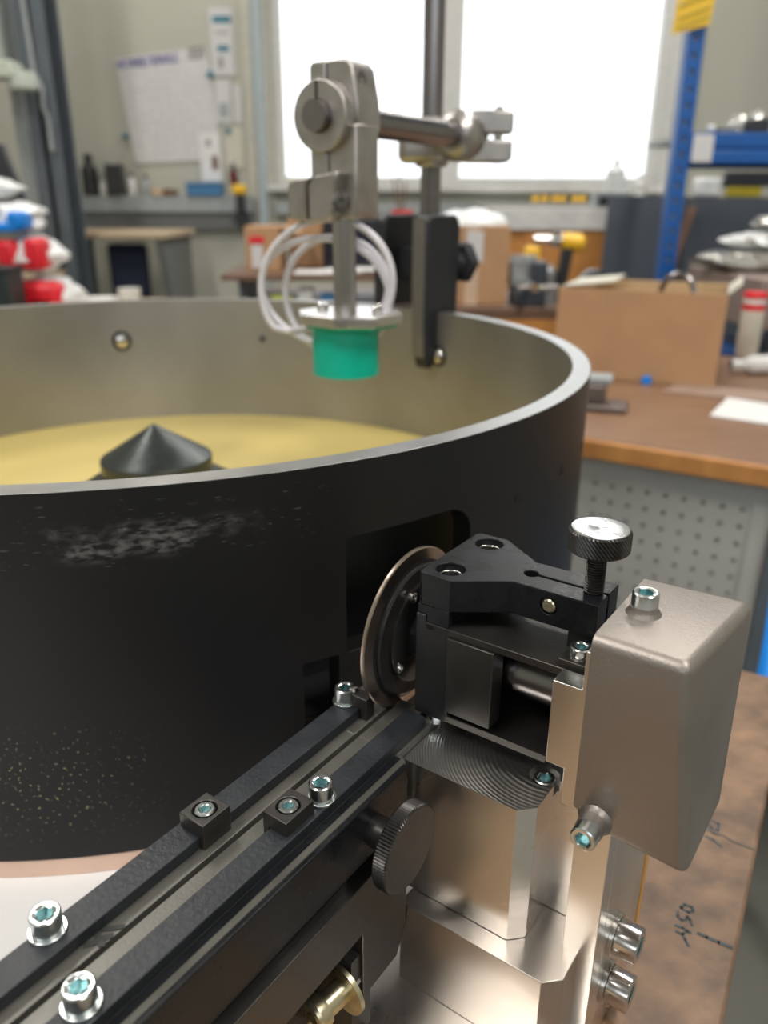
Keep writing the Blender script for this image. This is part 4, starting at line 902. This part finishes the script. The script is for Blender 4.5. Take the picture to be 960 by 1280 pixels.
# middle bench behind the drum
def middle():
    TZ = -.30
    s = thing('rear_bench', 'dark brown topped bench behind the sensor stand', 'workbench', (.1, 2.75, ZF))
    put('bench_top', box(-.46, .78, 2.5, 3.1, TZ-.035, TZ), M['brown'], s, bevel=.003)
    for x in (-.42, .74):
        for y in (2.55, 3.05): put('leg', box(x-.03, x+.03, y-.03, y+.03, ZF, TZ-.035), M['steelgrey'], s)
    put('undershelf', box(-.42, .74, 2.55, 3.05, TZ-.42, TZ-.39), M['steelgrey'], s)
    def carton(x0, x1, y0, y1, z, h, label, ang=0, tape=True, lab=False):
        t = thing('cardboard_box', label, 'box', ((x0+x1)/2, (y0+y1)/2, z))
        put('carton', box(x0, x1, y0, y1, z, z+h), M['card'], t, bevel=.003)
        if tape: xm = (x0*.55+x1*.45); put('tape', box(xm-.02, xm+.02, y0-.0012, y0-.0002, z, z+h), mat('pale_tape', (.60, .45, .33), .35), t)
        if lab: put('label', box((x0+x1)/2-.03, (x0+x1)/2+.022, y0-.0024, y0-.0013, z+h*.55, z+h*.93), M['cardgrey'], t)
        return t
    carton(.177, .385, 2.58, 2.85, TZ, .235, 'tall closed cardboard box behind the black rim bracket', lab=True)
    bm = NB(); bmesh.ops.create_icosphere(bm, subdivisions=3, radius=1)
    for v in bm.verts:
        q = v.co; v.co = Vector((.275+q.x*.115, 2.70+q.y*.12, TZ+.236+max(0, q.z)*.045*(1+.15*math.sin(9*q.x+4*q.y))))
    tag(put('white_bag', bm, M['milk']), 'white plastic bag draped on top of the tall cardboard box', 'bag')
    RZ = -.205
    rs = thing('bench_riser', 'dark brown shelf board raised on blocks behind the coiled cable', 'shelf', (-.2, 2.7, TZ))
    put('riser_board', box(-.50, .125, 2.5, 3.0, RZ-.018, RZ), M['brown'], rs, bevel=.002)
    for x in (-.455, .095): put('support_block', box(x, x+.02, 2.55, 2.95, TZ, RZ-.018), M['steelgrey'], rs)
    tag(put('lime_pouch', box(-.36, -.29, 2.54, 2.6, TZ+.0005, TZ+.028), M['lime'], None, None, .010), 'lime yellow pouch under the brown riser board', 'pouch')
    tag(put('white_carton', box(-.27, -.225, 2.54, 2.6, TZ+.0005, TZ+.05), M['white'], None, None, .003), 'small white carton beside the lime pouch under the riser', 'box')
    tag(put('blue_case', box(-.20, -.13, 2.54, 2.6, TZ+.0005, TZ+.035), M['bluebox'], None, None, .004), 'small blue case beside the white carton under the riser', 'case')
    t = carton(-.44, -.33, 2.62, 2.80, RZ, .135, 'open cardboard carton with red label at left', tape=False)
    put('red_label', box(-.425, -.38, 2.616, 2.6195, RZ+.085, RZ+.105), M['red'], t); put('white_label', box(-.42, -.385, 2.616, 2.6195, RZ+.01, RZ+.08), M['cardgrey'], t)
    put('flap', hexa([(-.33, 2.62, RZ+.133), (-.33, 2.80, RZ+.133), (-.33, 2.80, RZ+.137), (-.33, 2.62, RZ+.137), (-.27, 2.60, RZ+.11), (-.27, 2.82, RZ+.11), (-.27, 2.82, RZ+.114), (-.27, 2.60, RZ+.114)]), M['card'], t)
    carton(-.325, -.212, 2.83, 2.98, RZ, .16, 'second cardboard carton just behind the red labelled one', tape=False)
    for i in range(3):
        x = -.28+i*.09
        tag(put('paper_stack', box(x, x+.12, 2.52+.01*i, 2.66, RZ+.004*i+.0003, RZ+.004*i+.0035), M['paper']), ['leftmost', 'middle', 'rightmost'][i]+' loose white paper sheet behind the sensor on the rear bench', 'paper', 'loose sheets on the rear bench')
    # wire rack / dark crate behind tube
    t = thing('wire_basket', 'dark wire basket standing behind the coiled cable', 'basket', (-.08, 2.8, RZ))
    put('basket_floor', box(-.20, .10, 2.72, 2.95, RZ, RZ+.01), M['screen'], t)
    for i in range(16):
        x = -.20+i*.02; put('wire', cyl((x, 2.72, RZ+.01), (x, 2.72, RZ+.15), .003, 6), M['screen'], t)
    for i in range(12):
        y = 2.72+i*.02; put('wire', cyl((-.20, y, RZ+.01), (-.20, y, RZ+.15), .003, 6), M['screen'], t); put('wire', cyl((.10, y, RZ+.01), (.10, y, RZ+.15), .003, 6), M['screen'], t)
    put('basket_rim', box(-.205, .105, 2.715, 2.725, RZ+.145, RZ+.152), M['screen'], t); put('basket_back', box(-.2, .1, 2.94, 2.95, RZ+.01, RZ+.15), M['navy'], t)
    t = thing('pen_holder', 'red holder with thin sticks standing in the wire basket', 'holder', (.055, 2.80, RZ+.012))
    put('holder', lathe((.055, 2.80, RZ+.012), (0, 0, 1), [(.03, 0), (.035, .15), (.038, .17)], 16), M['red'], t)
    for dx, dz in ((-.03, .11), (-.01, .12), (.012, .10)): put('stick', cyl((.055+dx*.3, 2.80, RZ+.16), (.055+dx, 2.80, RZ+.17+dz), .003, 6), M['brown'], t)
    # vise
    t = thing('bench_vise', 'grey and dark blue bench vise beside the tall carton', 'vise', (.465, 2.6, TZ))
    vm = mat('vise_enamel', (.03, .04, .055), .45); vg = mat('vise_grey', (.36, .38, .39), .4, .5)
    put('base', box(.40, .50, 2.52, 2.66, TZ, TZ+.05), vm, t, bevel=.006); put('rear_jaw', box(.395, .465, 2.60, 2.66, TZ+.05, TZ+.135), vg, t, bevel=.01)
    put('front_jaw', box(.455, .50, 2.52, 2.585, TZ+.05, TZ+.135), vm, t, bevel=.01); put('jaw_plate', box(.390, .475, 2.595, 2.60, TZ+.12, TZ+.15), vg, t, bevel=.002)
    put('spindle', cyl((.44, 2.40, TZ+.07), (.44, 2.6, TZ+.07), .012, 12), M['steel'], t); put('handle', cyl((.392, 2.42, TZ+.07), (.51, 2.42, TZ+.07), .006, 10), M['steel'], t)
    put('anvil', lathe((.515, 2.63, TZ+.00), (0, 0, 1), [(.03, 0), (.028, .05), (.033, .07), (.033, .10), (.02, .115)], 20), vg, t)
    # impact driver with silver nose on the vise side
    t = thing('cordless_driver', 'yellow and black cordless driver with silver nose pointing left', 'drill', (.57, 2.62, TZ))
    put('motor_housing', lathe((.55, 2.62, -.108), (1, 0, -.12), [(.018, 0), (.026, .008), (.028, .06), (.02, .072)], 20), M['yellowtool'], t); put('nose', lathe((.55, 2.62, -.108), (-1, 0, .05), [(.022, 0), (.02, .03), (.013, .04), (.012, .085)], 20), M['steel'], t)
    put('grip', hexa([(.545, 2.60, TZ+.05), (.575, 2.60, TZ+.05), (.575, 2.64, TZ+.05), (.545, 2.64, TZ+.05), (.555, 2.60, -.13), (.59, 2.60, -.13), (.59, 2.64, -.13), (.555, 2.64, -.13)]), M['blackplastic'], t, bevel=.004)
    put('battery', box(.552, .618, 2.58, 2.66, TZ, TZ+.05), M['blackplastic'], t, bevel=.008); put('lens', lathe((.575, 2.578, TZ+.028), (0, -1, 0), [(.012, 0), (.012, .004)], 16), M['steel'], t)
    t = thing('cable_drum', 'dark tool roll with red ring beside the cordless driver', 'roll', (.65, 2.64, TZ))
    put('roll', ring((.673, 2.62, TZ+.052), (0, 1, 0), .052, .02, .05, 24), M['screen'], t, bevel=.004); put('ring', ring((.683, 2.612, TZ+.05), (0, 1, 0), .018, .010, .006, 20), M['red'], t)
    # orange board and small white cabinet behind
    t = thing('orange_cabinet', 'low orange wood fronted cabinet with white top at the wall', 'cabinet', (1.05, 4.9, ZF))
    put('cabinet_body', box(.74, 1.35, 4.4, 4.75, ZF, -.13), M['orangewood'], t, bevel=.004); put('cabinet_top', box(.55, 1.37, 4.38, 4.77, -.13, -.02), M['white'], t, bevel=.004)
    put('cabinet_side', box(.55, .74, 4.42, 4.75, ZF, -.13), M['orangewood'], t)
    t = thing('socket_box', 'grey box with two dark openings on the white cabinet top', 'box', (1.2, 4.4, -.02))
    put('housing', box(1.08, 1.26, 4.39, 4.5, -.02, .055), M['trunk'], t, bevel=.004)
    for x in (1.10, 1.185): put('opening', box(x, x+.055, 4.386, 4.392, -.012, .035), M['screen'], t)
    put('bottle', lathe((1.19, 4.45, .055), (0, 0, 1), [(.05, 0), (.05, .10), (.02, .13), (.018, .16)], 16), M['milk'], t)
    tag(put('white_canister', lathe((1.32, 4.45, -.02), (0, 0, 1), [(.035, 0), (.035, .12), (.02, .135), (.02, .16)], 16), M['white']), 'white canister at the right end of the white cabinet top', 'canister')
    tag(put('hand_drill', box(.505, .56, 3.0, 3.05, TZ, TZ+.155), M['yellowtool'], None, None, .012), 'yellow tool body half hidden behind the vise', 'tool')
middle()

# slate boards and blue rack
def right_side():
    tag(put('slate_board', hexa([(1.03, 4.0, ZF), (1.42, 4.0, ZF), (1.42, 4.03, ZF), (1.03, 4.03, ZF), (1.055, 4.0, .035), (1.42, 4.0, .035), (1.42, 4.03, .035), (1.055, 4.03, .035)]), M['panel']), 'large slate grey board left of the blue rack upright', 'board')
    tag(put('slate_board', box(1.43, 2.6, 4.0, 4.03, ZF, .03), M['panel']), 'large slate grey board behind the blue rack shelf', 'board')
    tag(put('wood_lath', hexa([(.97, 3.62, -HC), (1.01, 3.62, -HC), (1.01, 3.64, -HC), (.97, 3.64, -HC), (1.42, 3.97, -.01), (1.46, 3.97, -.01), (1.46, 3.99, -.01), (1.42, 3.99, -.01)]), M['brown']), 'brown wooden lath leaning against the slate board', 'lath')
    t = thing('storage_rack', 'blue enamel storage rack with perforated upright', 'rack', (1.3, 3.2, ZF))
    def upright(x, y, hole=True):
        bm = NB(); wv = .052; cell = .05; z = ZF; n8 = 8
        k = int((CEIL-.4-ZF)/cell)
        for i in range(k):
            z0 = ZF+i*cell; z1 = z0+cell; zc = (z0+z1)/2
            sq = []; ci = []
            for q in range(n8):
                a = 2*pi*q/n8
                c, s_ = math.cos(a), math.sin(a)
                sx, sz = ((1, 0), (1, 1), (0, 1), (-1, 1), (-1, 0), (-1, -1), (0, -1), (1, -1))[q]
                sq.append(bm.verts.new((x+sx*wv/2, y, zc+sz*cell/2))); ci.append(bm.verts.new((x+.010*c, y, zc+.010*s_)))
            for q in range(n8): bm.faces.new((sq[q], sq[(q+1) % n8], ci[(q+1) % n8], ci[q]))
        box(x-wv/2-.002, x-wv/2, y, y+.05, ZF, ZF+k*cell, bm); box(x+wv/2, x+wv/2+.002, y, y+.05, ZF, ZF+k*cell, bm)
        return bm
    put('upright', upright(1.022, 3.0), M['blue'], t); put('upright', box(1.165, 1.21, 3.5, 3.55, ZF, CEIL-.4), M['blue'], t)
    put('upright', upright(1.95, 3.0), M['blue'], t); put('upright', box(1.93, 1.975, 3.5, 3.55, ZF, CEIL-.4), M['blue'], t)
    put('lit_hole_backing', box(1.0, 1.044, 3.02, 3.03, ZF, CEIL-.4), M['cardgrey'], t)  # pale strip added so the upright's holes look lit from behind
    for zt in (.228,):
        for y in (3.0, 3.5):
            put('shelf_beam', prism([(y-.004, zt-.095), (y-.004, zt-.058), (y+.006, zt-.052), (y-.004, zt-.045), (y-.004, zt), (y+.04, zt), (y+.04, zt-.095)], 'x', 1.05 if y < 3.2 else 1.21, 1.93), M['blue'], t, bevel=.002)
        put('shelf_panel', box(1.05, 1.93, 3.04, 3.498, zt-.02, zt), M['trunk'], t)
    put('white_label', box(1.055, 1.125, 2.993, 2.9955, .135, .222), M['cardgrey'], t)
    # lower shelf (with wrapped goods)
    put('shelf_beam', box(1.05, 1.93, 2.996, 3.04, -.60, -.52), M['blue'], t, bevel=.002)
    s = thing('warning_card', 'yellow card with three printed lines tied to the rack upright', 'sign', (1.005, 2.96, .47))
    put('card', prism([(.935, .515), (.94, .62), (1.066, .675), (1.055, .545)], 'y', 2.985, 2.988), M['yellow'], s)
    pr = mat('olive_print', (.38, .30, .03), .7)
    for k, (a, b) in enumerate(((.0, .0), (.0, -.038), (0, -.064))):
        put('printed_line', prism([(.95, .592+b), (.95, .600+b), (1.05, .636+b), (1.05, .628+b)], 'y', 2.983, 2.9845), pr, s)
    put('tie', tube([(.95, 2.985, .60), (1.0, 2.995, .66), (1.05, 2.99, .66)], .002, 6), M['white'], s)
    # goods on the shelf
    z = .229
    t = thing('clear_bag', 'shiny clear bag with dark part on the blue shelf', 'bag', (1.27, 3.1, z))
    bm = NB(); bmesh.ops.create_icosphere(bm, subdivisions=3, radius=1)
    for v in bm.verts: q = v.co; v.co = Vector((1.30+q.x*.09, 3.12+q.y*.05, z+.001+max(0, (q.z+.6)*.045*(1+.2*math.sin(8*q.x)))))
    put('film', bm, M['film'], t); put('dark_part', box(1.25, 1.34, 3.055, 3.08, z, z+.05), M['screen'], t, bevel=.01)
    tt = thing('tool_set', 'small pale tools lying at the front of the blue shelf', 'tool', (1.16, 3.05, z))
    put('shank', cyl((1.12, 3.03, z+.008), (1.22, 3.05, z+.012), .006, 8), M['steel'], tt); put('head', lathe((1.11, 3.03, z+.0135), (1, 0, 0), [(.006, 0), (.012, .006), (.012, .02), (.008, .024)], 12), M['milk'], tt)
    # yellow box under the shelf on board
    tag(put('yellow_case', box(1.60, 1.76, 4.0, 4.03, .0305, .075), mat('ochre_case', (.42, .34, .02), .5), None, None, .004), 'ochre yellow case on top of the slate board', 'case')
    tag(put('dark_case', box(1.58, 1.80, 4.0, 4.035, .0755, .14), M['screen'], None, None, .004), 'black case stacked on the ochre yellow case', 'case')
    tag(put('white_wrap', box(1.44, 1.57, 4.0, 4.03, .0305, .115), M['milk'], None, None, .014), 'white wrapped bundle left of the ochre case', 'bundle')
right_side()

# right bench with perforated cabinet and its load
K = 1.058
def bench_two():
    a0 = Vector((.334, 1.277)); a1 = Vector((.574, 1.129)); e = (a1-a0).normalized(); n = Vector((-e.y, e.x))   # e to the right/near, n away
    F = Matrix(((e.x, n.x, 0, a0.x), (e.y, n.y, 0, a0.y), (0, 0, 1, HC), (0, 0, 0, 1)))
    t = thing('perforated_bench', 'brown topped workbench with orange edge over a grey perforated cabinet', 'workbench', (a0.x+.2, a0.y+.2, ZF))
    put('bench_top', box(-.5, 1.0, .012, .95, BZ-.034, BZ), M['bench2'], t, F, .003)
    put('hardwood_edge', box(-.5, 1.0, 0, .012, BZ-.034, BZ-.002), M['edge'], t, F, .003)
    # perforated door
    bm = NB(); cell = .030; nx, nz = 24, 22; x0, z0 = -.452, BZ-.075; r = .0042; n8 = 8; y = .045
    for i in range(nx):
        for k in range(nz):
            xc = x0+(i+.5)*cell; zc = z0-(k+.5)*cell; sq = []; ci = []
            for q in range(n8):
                a = 2*pi*q/n8; c, s = math.cos(a), math.sin(a); m_ = max(abs(c), abs(s))/(cell/2)
                sq.append(bm.verts.new((xc+c/m_, y, zc+s/m_))); ci.append(bm.verts.new((xc+r*c, y, zc+r*s)))
            for q in range(n8): bm.faces.new((sq[q], sq[(q+1) % n8], ci[(q+1) % n8], ci[q]))
            d = [bm.verts.new(v.co+Vector((0, .006, 0))) for v in ci]
            for q in range(n8): bm.faces.new((ci[q], ci[(q+1) % n8], d[(q+1) % n8], d[q]))
    bmesh.ops.remove_doubles(bm, verts=bm.verts[:], dist=1e-5)
    put('perforated_door', bm, M['cabinet'], t, F)
    put('cabinet_body', box(x0-.03, x0+nx*cell+.002, .052, .25, ZF, BZ-.034), mat('cabinet_inside', (.22, .22, .21), .6), t, F)
    bm = box(x0-.03, x0, .040, .052, ZF, BZ-.034); box(x0+nx*cell, x0+nx*cell+.028, .040, .052, ZF, BZ-.034, bm); box(x0, x0+nx*cell, .040, .052, z0, BZ-.034, bm); box(x0, x0+nx*cell, .040, .052, ZF, z0-nz*cell, bm)
    put('door_frame', bm, M['cabinet'], t, F)
    put('leg', box(.298, .322, .03, .08, ZF, BZ-.034), M['steelgrey'], t, F, .003)
    for lx, ly in ((.95, .05), (.95, .88), (-.46, .88)): put('leg', box(lx, lx+.04, ly, ly+.04, ZF, BZ-.034), M['steelgrey'], t, F, .003)
    put('latch', box(-.205, -.175, .030, .045, BZ-.145, BZ-.105), M['brass'], t, F, .004)
    # open cardboard box
    f0 = Vector((.3625, 1.7074))*K; f1 = Vector((.664, 1.578))*K; u = (f1-f0).normalized(); v = Vector((-u.y, u.x)); L_ = (f1-f0).length; D_ = .27
    G = Matrix(((u.x, v.x, 0, f0.x), (u.y, v.y, 0, f0.y), (0, 0, 1, HC+BZ), (0, 0, 0, 1)))
    b = thing('cardboard_box', 'open brown cardboard box on the brown bench top', 'box', (f0.x+.15, f0.y+.1, BZ)); h = .192; th = .004
    put('front_wall', box(0, L_, 0, th, .0003, h), M['card'], b, G, .001); put('back_wall', box(0, L_, D_-th, D_, .0003, h), M['card_in'], b, G, .001)
    put('side_wall', box(0, th, th, D_-th, .0003, h), M['card_in'], b, G, .001)
    put('side_wall', box(L_-th, L_, th, D_-th, .0003, h), mat('dark_printed_card', (.05, .045, .05), .6), b, G, .001, label='dark printed box side')
    put('print_patch', box(L_+.0002, L_+.001, .08, .17, .05, .12), mat('blue_violet_print', (.07, .09, .20), .6), b, G)
    put('bottom', box(th, L_-th, th, D_-th, .0003, .004), M['card_in'], b, G)
    put('flap', hexa([(th, D_*.1, h), (th, D_*.9, h), (th, D_*.9, h+.003), (th, D_*.1, h+.003), (.11, D_*.2, h+.012), (.11, D_*.9, h+.012), (.11, D_*.9, h+.015), (.11, D_*.2, h+.015)]), M['cream'], b, G)
    put('flap', hexa([(L_-.004, .02, h), (L_, .02, h-.002), (L_, D_-.02, h-.002), (L_-.004, D_-.02, h), (L_+.018, .02, h+.02), (L_+.022, .02, h+.02), (L_+.022, D_-.02, h+.02), (L_+.018, D_-.02, h+.02)]), M['cream'], b, G)
    put('inner_board', box(.06, L_-.06, D_*.5, D_*.5+.004, .004, h-.004), M['card_in'], b, G)
    hd = thing('cable_loop', 'dark cable loop sticking out of the open cardboard box', 'cable', tuple((f0+u*(L_*.74)+v*.05))+(BZ+h,))
    pts = []
    for i in range(25):
        a = pi*1.15*i/24-.1; pts.append(Vector((L_*.70+.035*math.cos(a), .05+.02*i/24, h-.012+.045*math.sin(a))))
    put('loop', tube(pts, .006, 8), M['rod'], hd, G)
    # blue knob and vise like clamp on the bench
    q = Vector((.398, 1.407))*K
    t2 = thing('machine_vise', 'small rusty grey machine vise at the left end of the bench', 'vise', (q.x, q.y, BZ))
    rust = mat('rusty_grey', (.16, .13, .12), .5, .5)
    put('base', box(-.075, .045, -.045, .035, 0, .012), rust, t2, Matrix(((.9, .3, 0, q.x), (-.3, .9, 0, q.y), (0, 0, 1, HC+BZ)
        , (0, 0, 0, 1))), .004)
    put('jaw', box(-.06, .00, -.02, .05, .012, .045), rust, t2, Matrix(((.9, .3, 0, q.x), (-.3, .9, 0, q.y), (0, 0, 1, HC+BZ), (0, 0, 0, 1))), .004)
    put('jaw', box(-.055, .01, -.005, .05, .045, .058), M['trunk'], t2, Matrix(((.9, .3, 0, q.x), (-.3, .9, 0, q.y), (0, 0, 1, HC+BZ), (0, 0, 0, 1))), .003)
    q = f0+u*(L_*.60)-v*.012
    tag(put('blue_plug', lathe((q.x, q.y, BZ+.0), (0, 0, 1), [(.011, 0), (.012, .004), (.009, .014), (.004, .017)], 16), M['bluebright']), 'small blue plug in front of the open cardboard box', 'plug')
    # white paper
    q = Vector((.5617, 1.3243))*K
    def on(px, py, z=BZ):
        d = fw+R_*((px-480)/FPX)-U_*((py-640)/FPX); d = d*(z/d.z); return (d.x, d.y)
    P = [on(887, 521), on(962, 532), on(968, 508), on(909, 499)]
    tag(put('white_cloth', prism(P, 'z', BZ+.0003, BZ+.004), M['paper'], None, None, .001), 'crumpled white wipe near the bench edge', 'cloth')
    # tube with red bands
    c = Vector(on(932, 446))
    t3 = thing('sealant_tube', 'beige cylinder with two red bands behind the cardboard box', 'tube', (c.x, c.y, BZ))
    put('tube_body', lathe((c.x, c.y, BZ), (0, 0, 1), [(.023, 0), (.027, .01), (.027, .118)], 28), M['cream'], t3)
    put('red_band', lathe((c.x, c.y, BZ), (0, 0, 1), [(.0275, .118), (.0275, .133)], 28), M['red'], t3); put('white_band', lathe((c.x, c.y, BZ), (0, 0, 1), [(.027, .133), (.027, .147)], 28), M['white'], t3)
    put('red_cap', lathe((c.x, c.y, BZ), (0, 0, 1), [(.029, .147), (.029, .158), (.026, .161)], 28), M['red'], t3)
    c = Vector(on(915, 470)); t4 = thing('white_bottle', 'white bottle lying on its side behind the wipe', 'bottle', (c.x, c.y, BZ))
    put('bottle_body', lathe((c.x+.03, c.y+.02, BZ+.022), (1, .12, 0), [(.012, 0), (.021, .02), (.022, .14), (.018, .15)], 24), M['white'], t4); put('bottle_cap', lathe((c.x, c.y+.016, BZ+.022), (1, .12, 0), [(.012, 0), (.013, .004), (.013, .028), (.011, .03)], 20), M['white'], t4)
    c = Vector(on(950, 505)); 
    tag(put('cardboard_offcut', hexa([(c.x-.16, c.y+.10, BZ+.0003), (c.x+.12, c.y-.04, BZ+.0003), (c.x+.14, c.y+.06, BZ+.0003), (c.x-.10, c.y+.18, BZ+.0003), (c.x-.16, c.y+.10, BZ+.003), (c.x+.12, c.y-.04, BZ+.003), (c.x+.14, c.y+.06, BZ+.003), (c.x-.10, c.y+.18, BZ+.003)]), mat('pale_offcut', (.34, .24, .19), .7)), 'flat pale cardboard piece beside the open box', 'cardboard')
    return F
F2 = bench_two()
def wrapped():
    # table board carrying the foil wrapped bundle to the right, behind the cardboard box
    t = thing('goods_cart', 'dusky board cart carrying the foil bundle at right', 'cart', (1.35, 2.45, ZF))
    put('board', box(.99, 1.75, 2.15, 2.70, -.315, -.185), mat('dusky_pink_board', (.26, .20, .18), .6), t, bevel=.004)
    put('lower_shelf', box(1.05, 1.73, 2.17, 2.68, -.62, -.60), M['blue'], t); put('shelf_board', box(1.05, 1.73, 2.17, 2.68, -.42, -.40), M['blue'], t)
    for x in (1.07, 1.71):
        for y in (2.19, 2.66): put('leg', box(x-.02, x+.02, y-.02, y+.02, ZF, -.315), M['steelgrey'], t)
    random.seed(4)
    for k, (x, y, z, rx, ry, rz, m_, lb) in enumerate(((1.31, 2.50, -.184, .36, .19, .026, 'film', 'crumpled foil bundle, lowest on the board cart'), (1.36, 2.50, -.122, .32, .17, .022, 'milk', 'milky film bundle in the middle of the cart pile'), (1.40, 2.50, -.070, .30, .16, .020, 'film', 'crumpled foil bundle on top of the cart pile'), (1.22, 2.50, -.026, .06, .05, .016, 'film', 'small foil knot on top of the pile at left'), (1.40, 2.50, -.026, .07, .05, .030, 'milk', 'small milky film knot on top of the pile at right'))):
        bm = NB(); bmesh.ops.create_icosphere(bm, subdivisions=4, radius=1)
        for v in bm.verts:
            q = v.co.copy(); kx = 1+.07*math.sin(9*q.y+k)+.10*math.sin(13*q.x+5*q.z+k*2)*math.cos(11*q.y)+random.uniform(-.03, .03)
            zz = max(-1, min(1, q.z*1.6))
            v.co = Vector((x+q.x*rx*kx, y+q.y*ry*kx, z+rz+zz*rz*(1 if zz < 0 else min(1.08, kx))))
        tag(put('foil_bundle', bm, M[m_]), lb, 'bundle')
    # dark stool/boxes with jacket right of the perforated bench
    t = thing('red_jacket', 'red jacket with white lining lying in the dark corner right', 'jacket', (.80, 1.50, -.71))
    bm = NB(); bmesh.ops.create_icosphere(bm, subdivisions=3, radius=1)
    for v in bm.verts: q = v.co*(1+.12*math.sin(8*v.co.x+3*v.co.z)); v.co = Vector((.80+q.x*.10, 1.50+q.y*.08, -.675+q.z*.035))
    put('cloth', bm, M['red'], t)
    bm = NB(); bmesh.ops.create_icosphere(bm, subdivisions=3, radius=1)
    for v in bm.verts: q = v.co*(1+.12*math.sin(6*v.co.y+5*v.co.z)); v.co = Vector((.80+q.x*.05, 1.47+q.y*.05, -.620+q.z*.028))
    put('lining', bm, M['white'], t)
    tag(put('dark_crate', box(.72, 1.1, 1.44, 1.75, -HC, -.712), M['navy'], None, None, .01), 'dark crate beneath the red jacket', 'crate')
    # bright blue trolley frame right of the work bench
    t = thing('blue_trolley', 'bright blue tubular trolley standing beyond the bench corner', 'trolley', (.52, .75, -HC))
    put('frame_tube', tube([(.52, .93, -.30-.18), (.485, .86, -.52), (.455, .80, -.62), (.42, .74, -.80), (.40, .70, -1.0), (.40, .70, -HC+.03)], .012, 10), M['bluebright'], t)
    put('frame_tube', tube([(.52, .93, -.48), (.80, .93, -.48), (.80, .70, -.80), (.80, .70, -HC+.03)], .012, 10), M['bluebright'], t)
    put('frame_tube', tube([(.40, .70, -HC+.06), (.80, .70, -HC+.06)], .012, 10), M['bluebright'], t)
    tag(put('blue_strap', box(-.06, .30, -.012, .012, -.6, -.592) if False else tube([(.29, .40, -HC+.012), (.36, .40, -HC+.012), (.6, .44, -HC+.012)], .012, 8), M['bluebright']), 'blue hose lying on the floor beside the bench', 'hose')
wrapped()
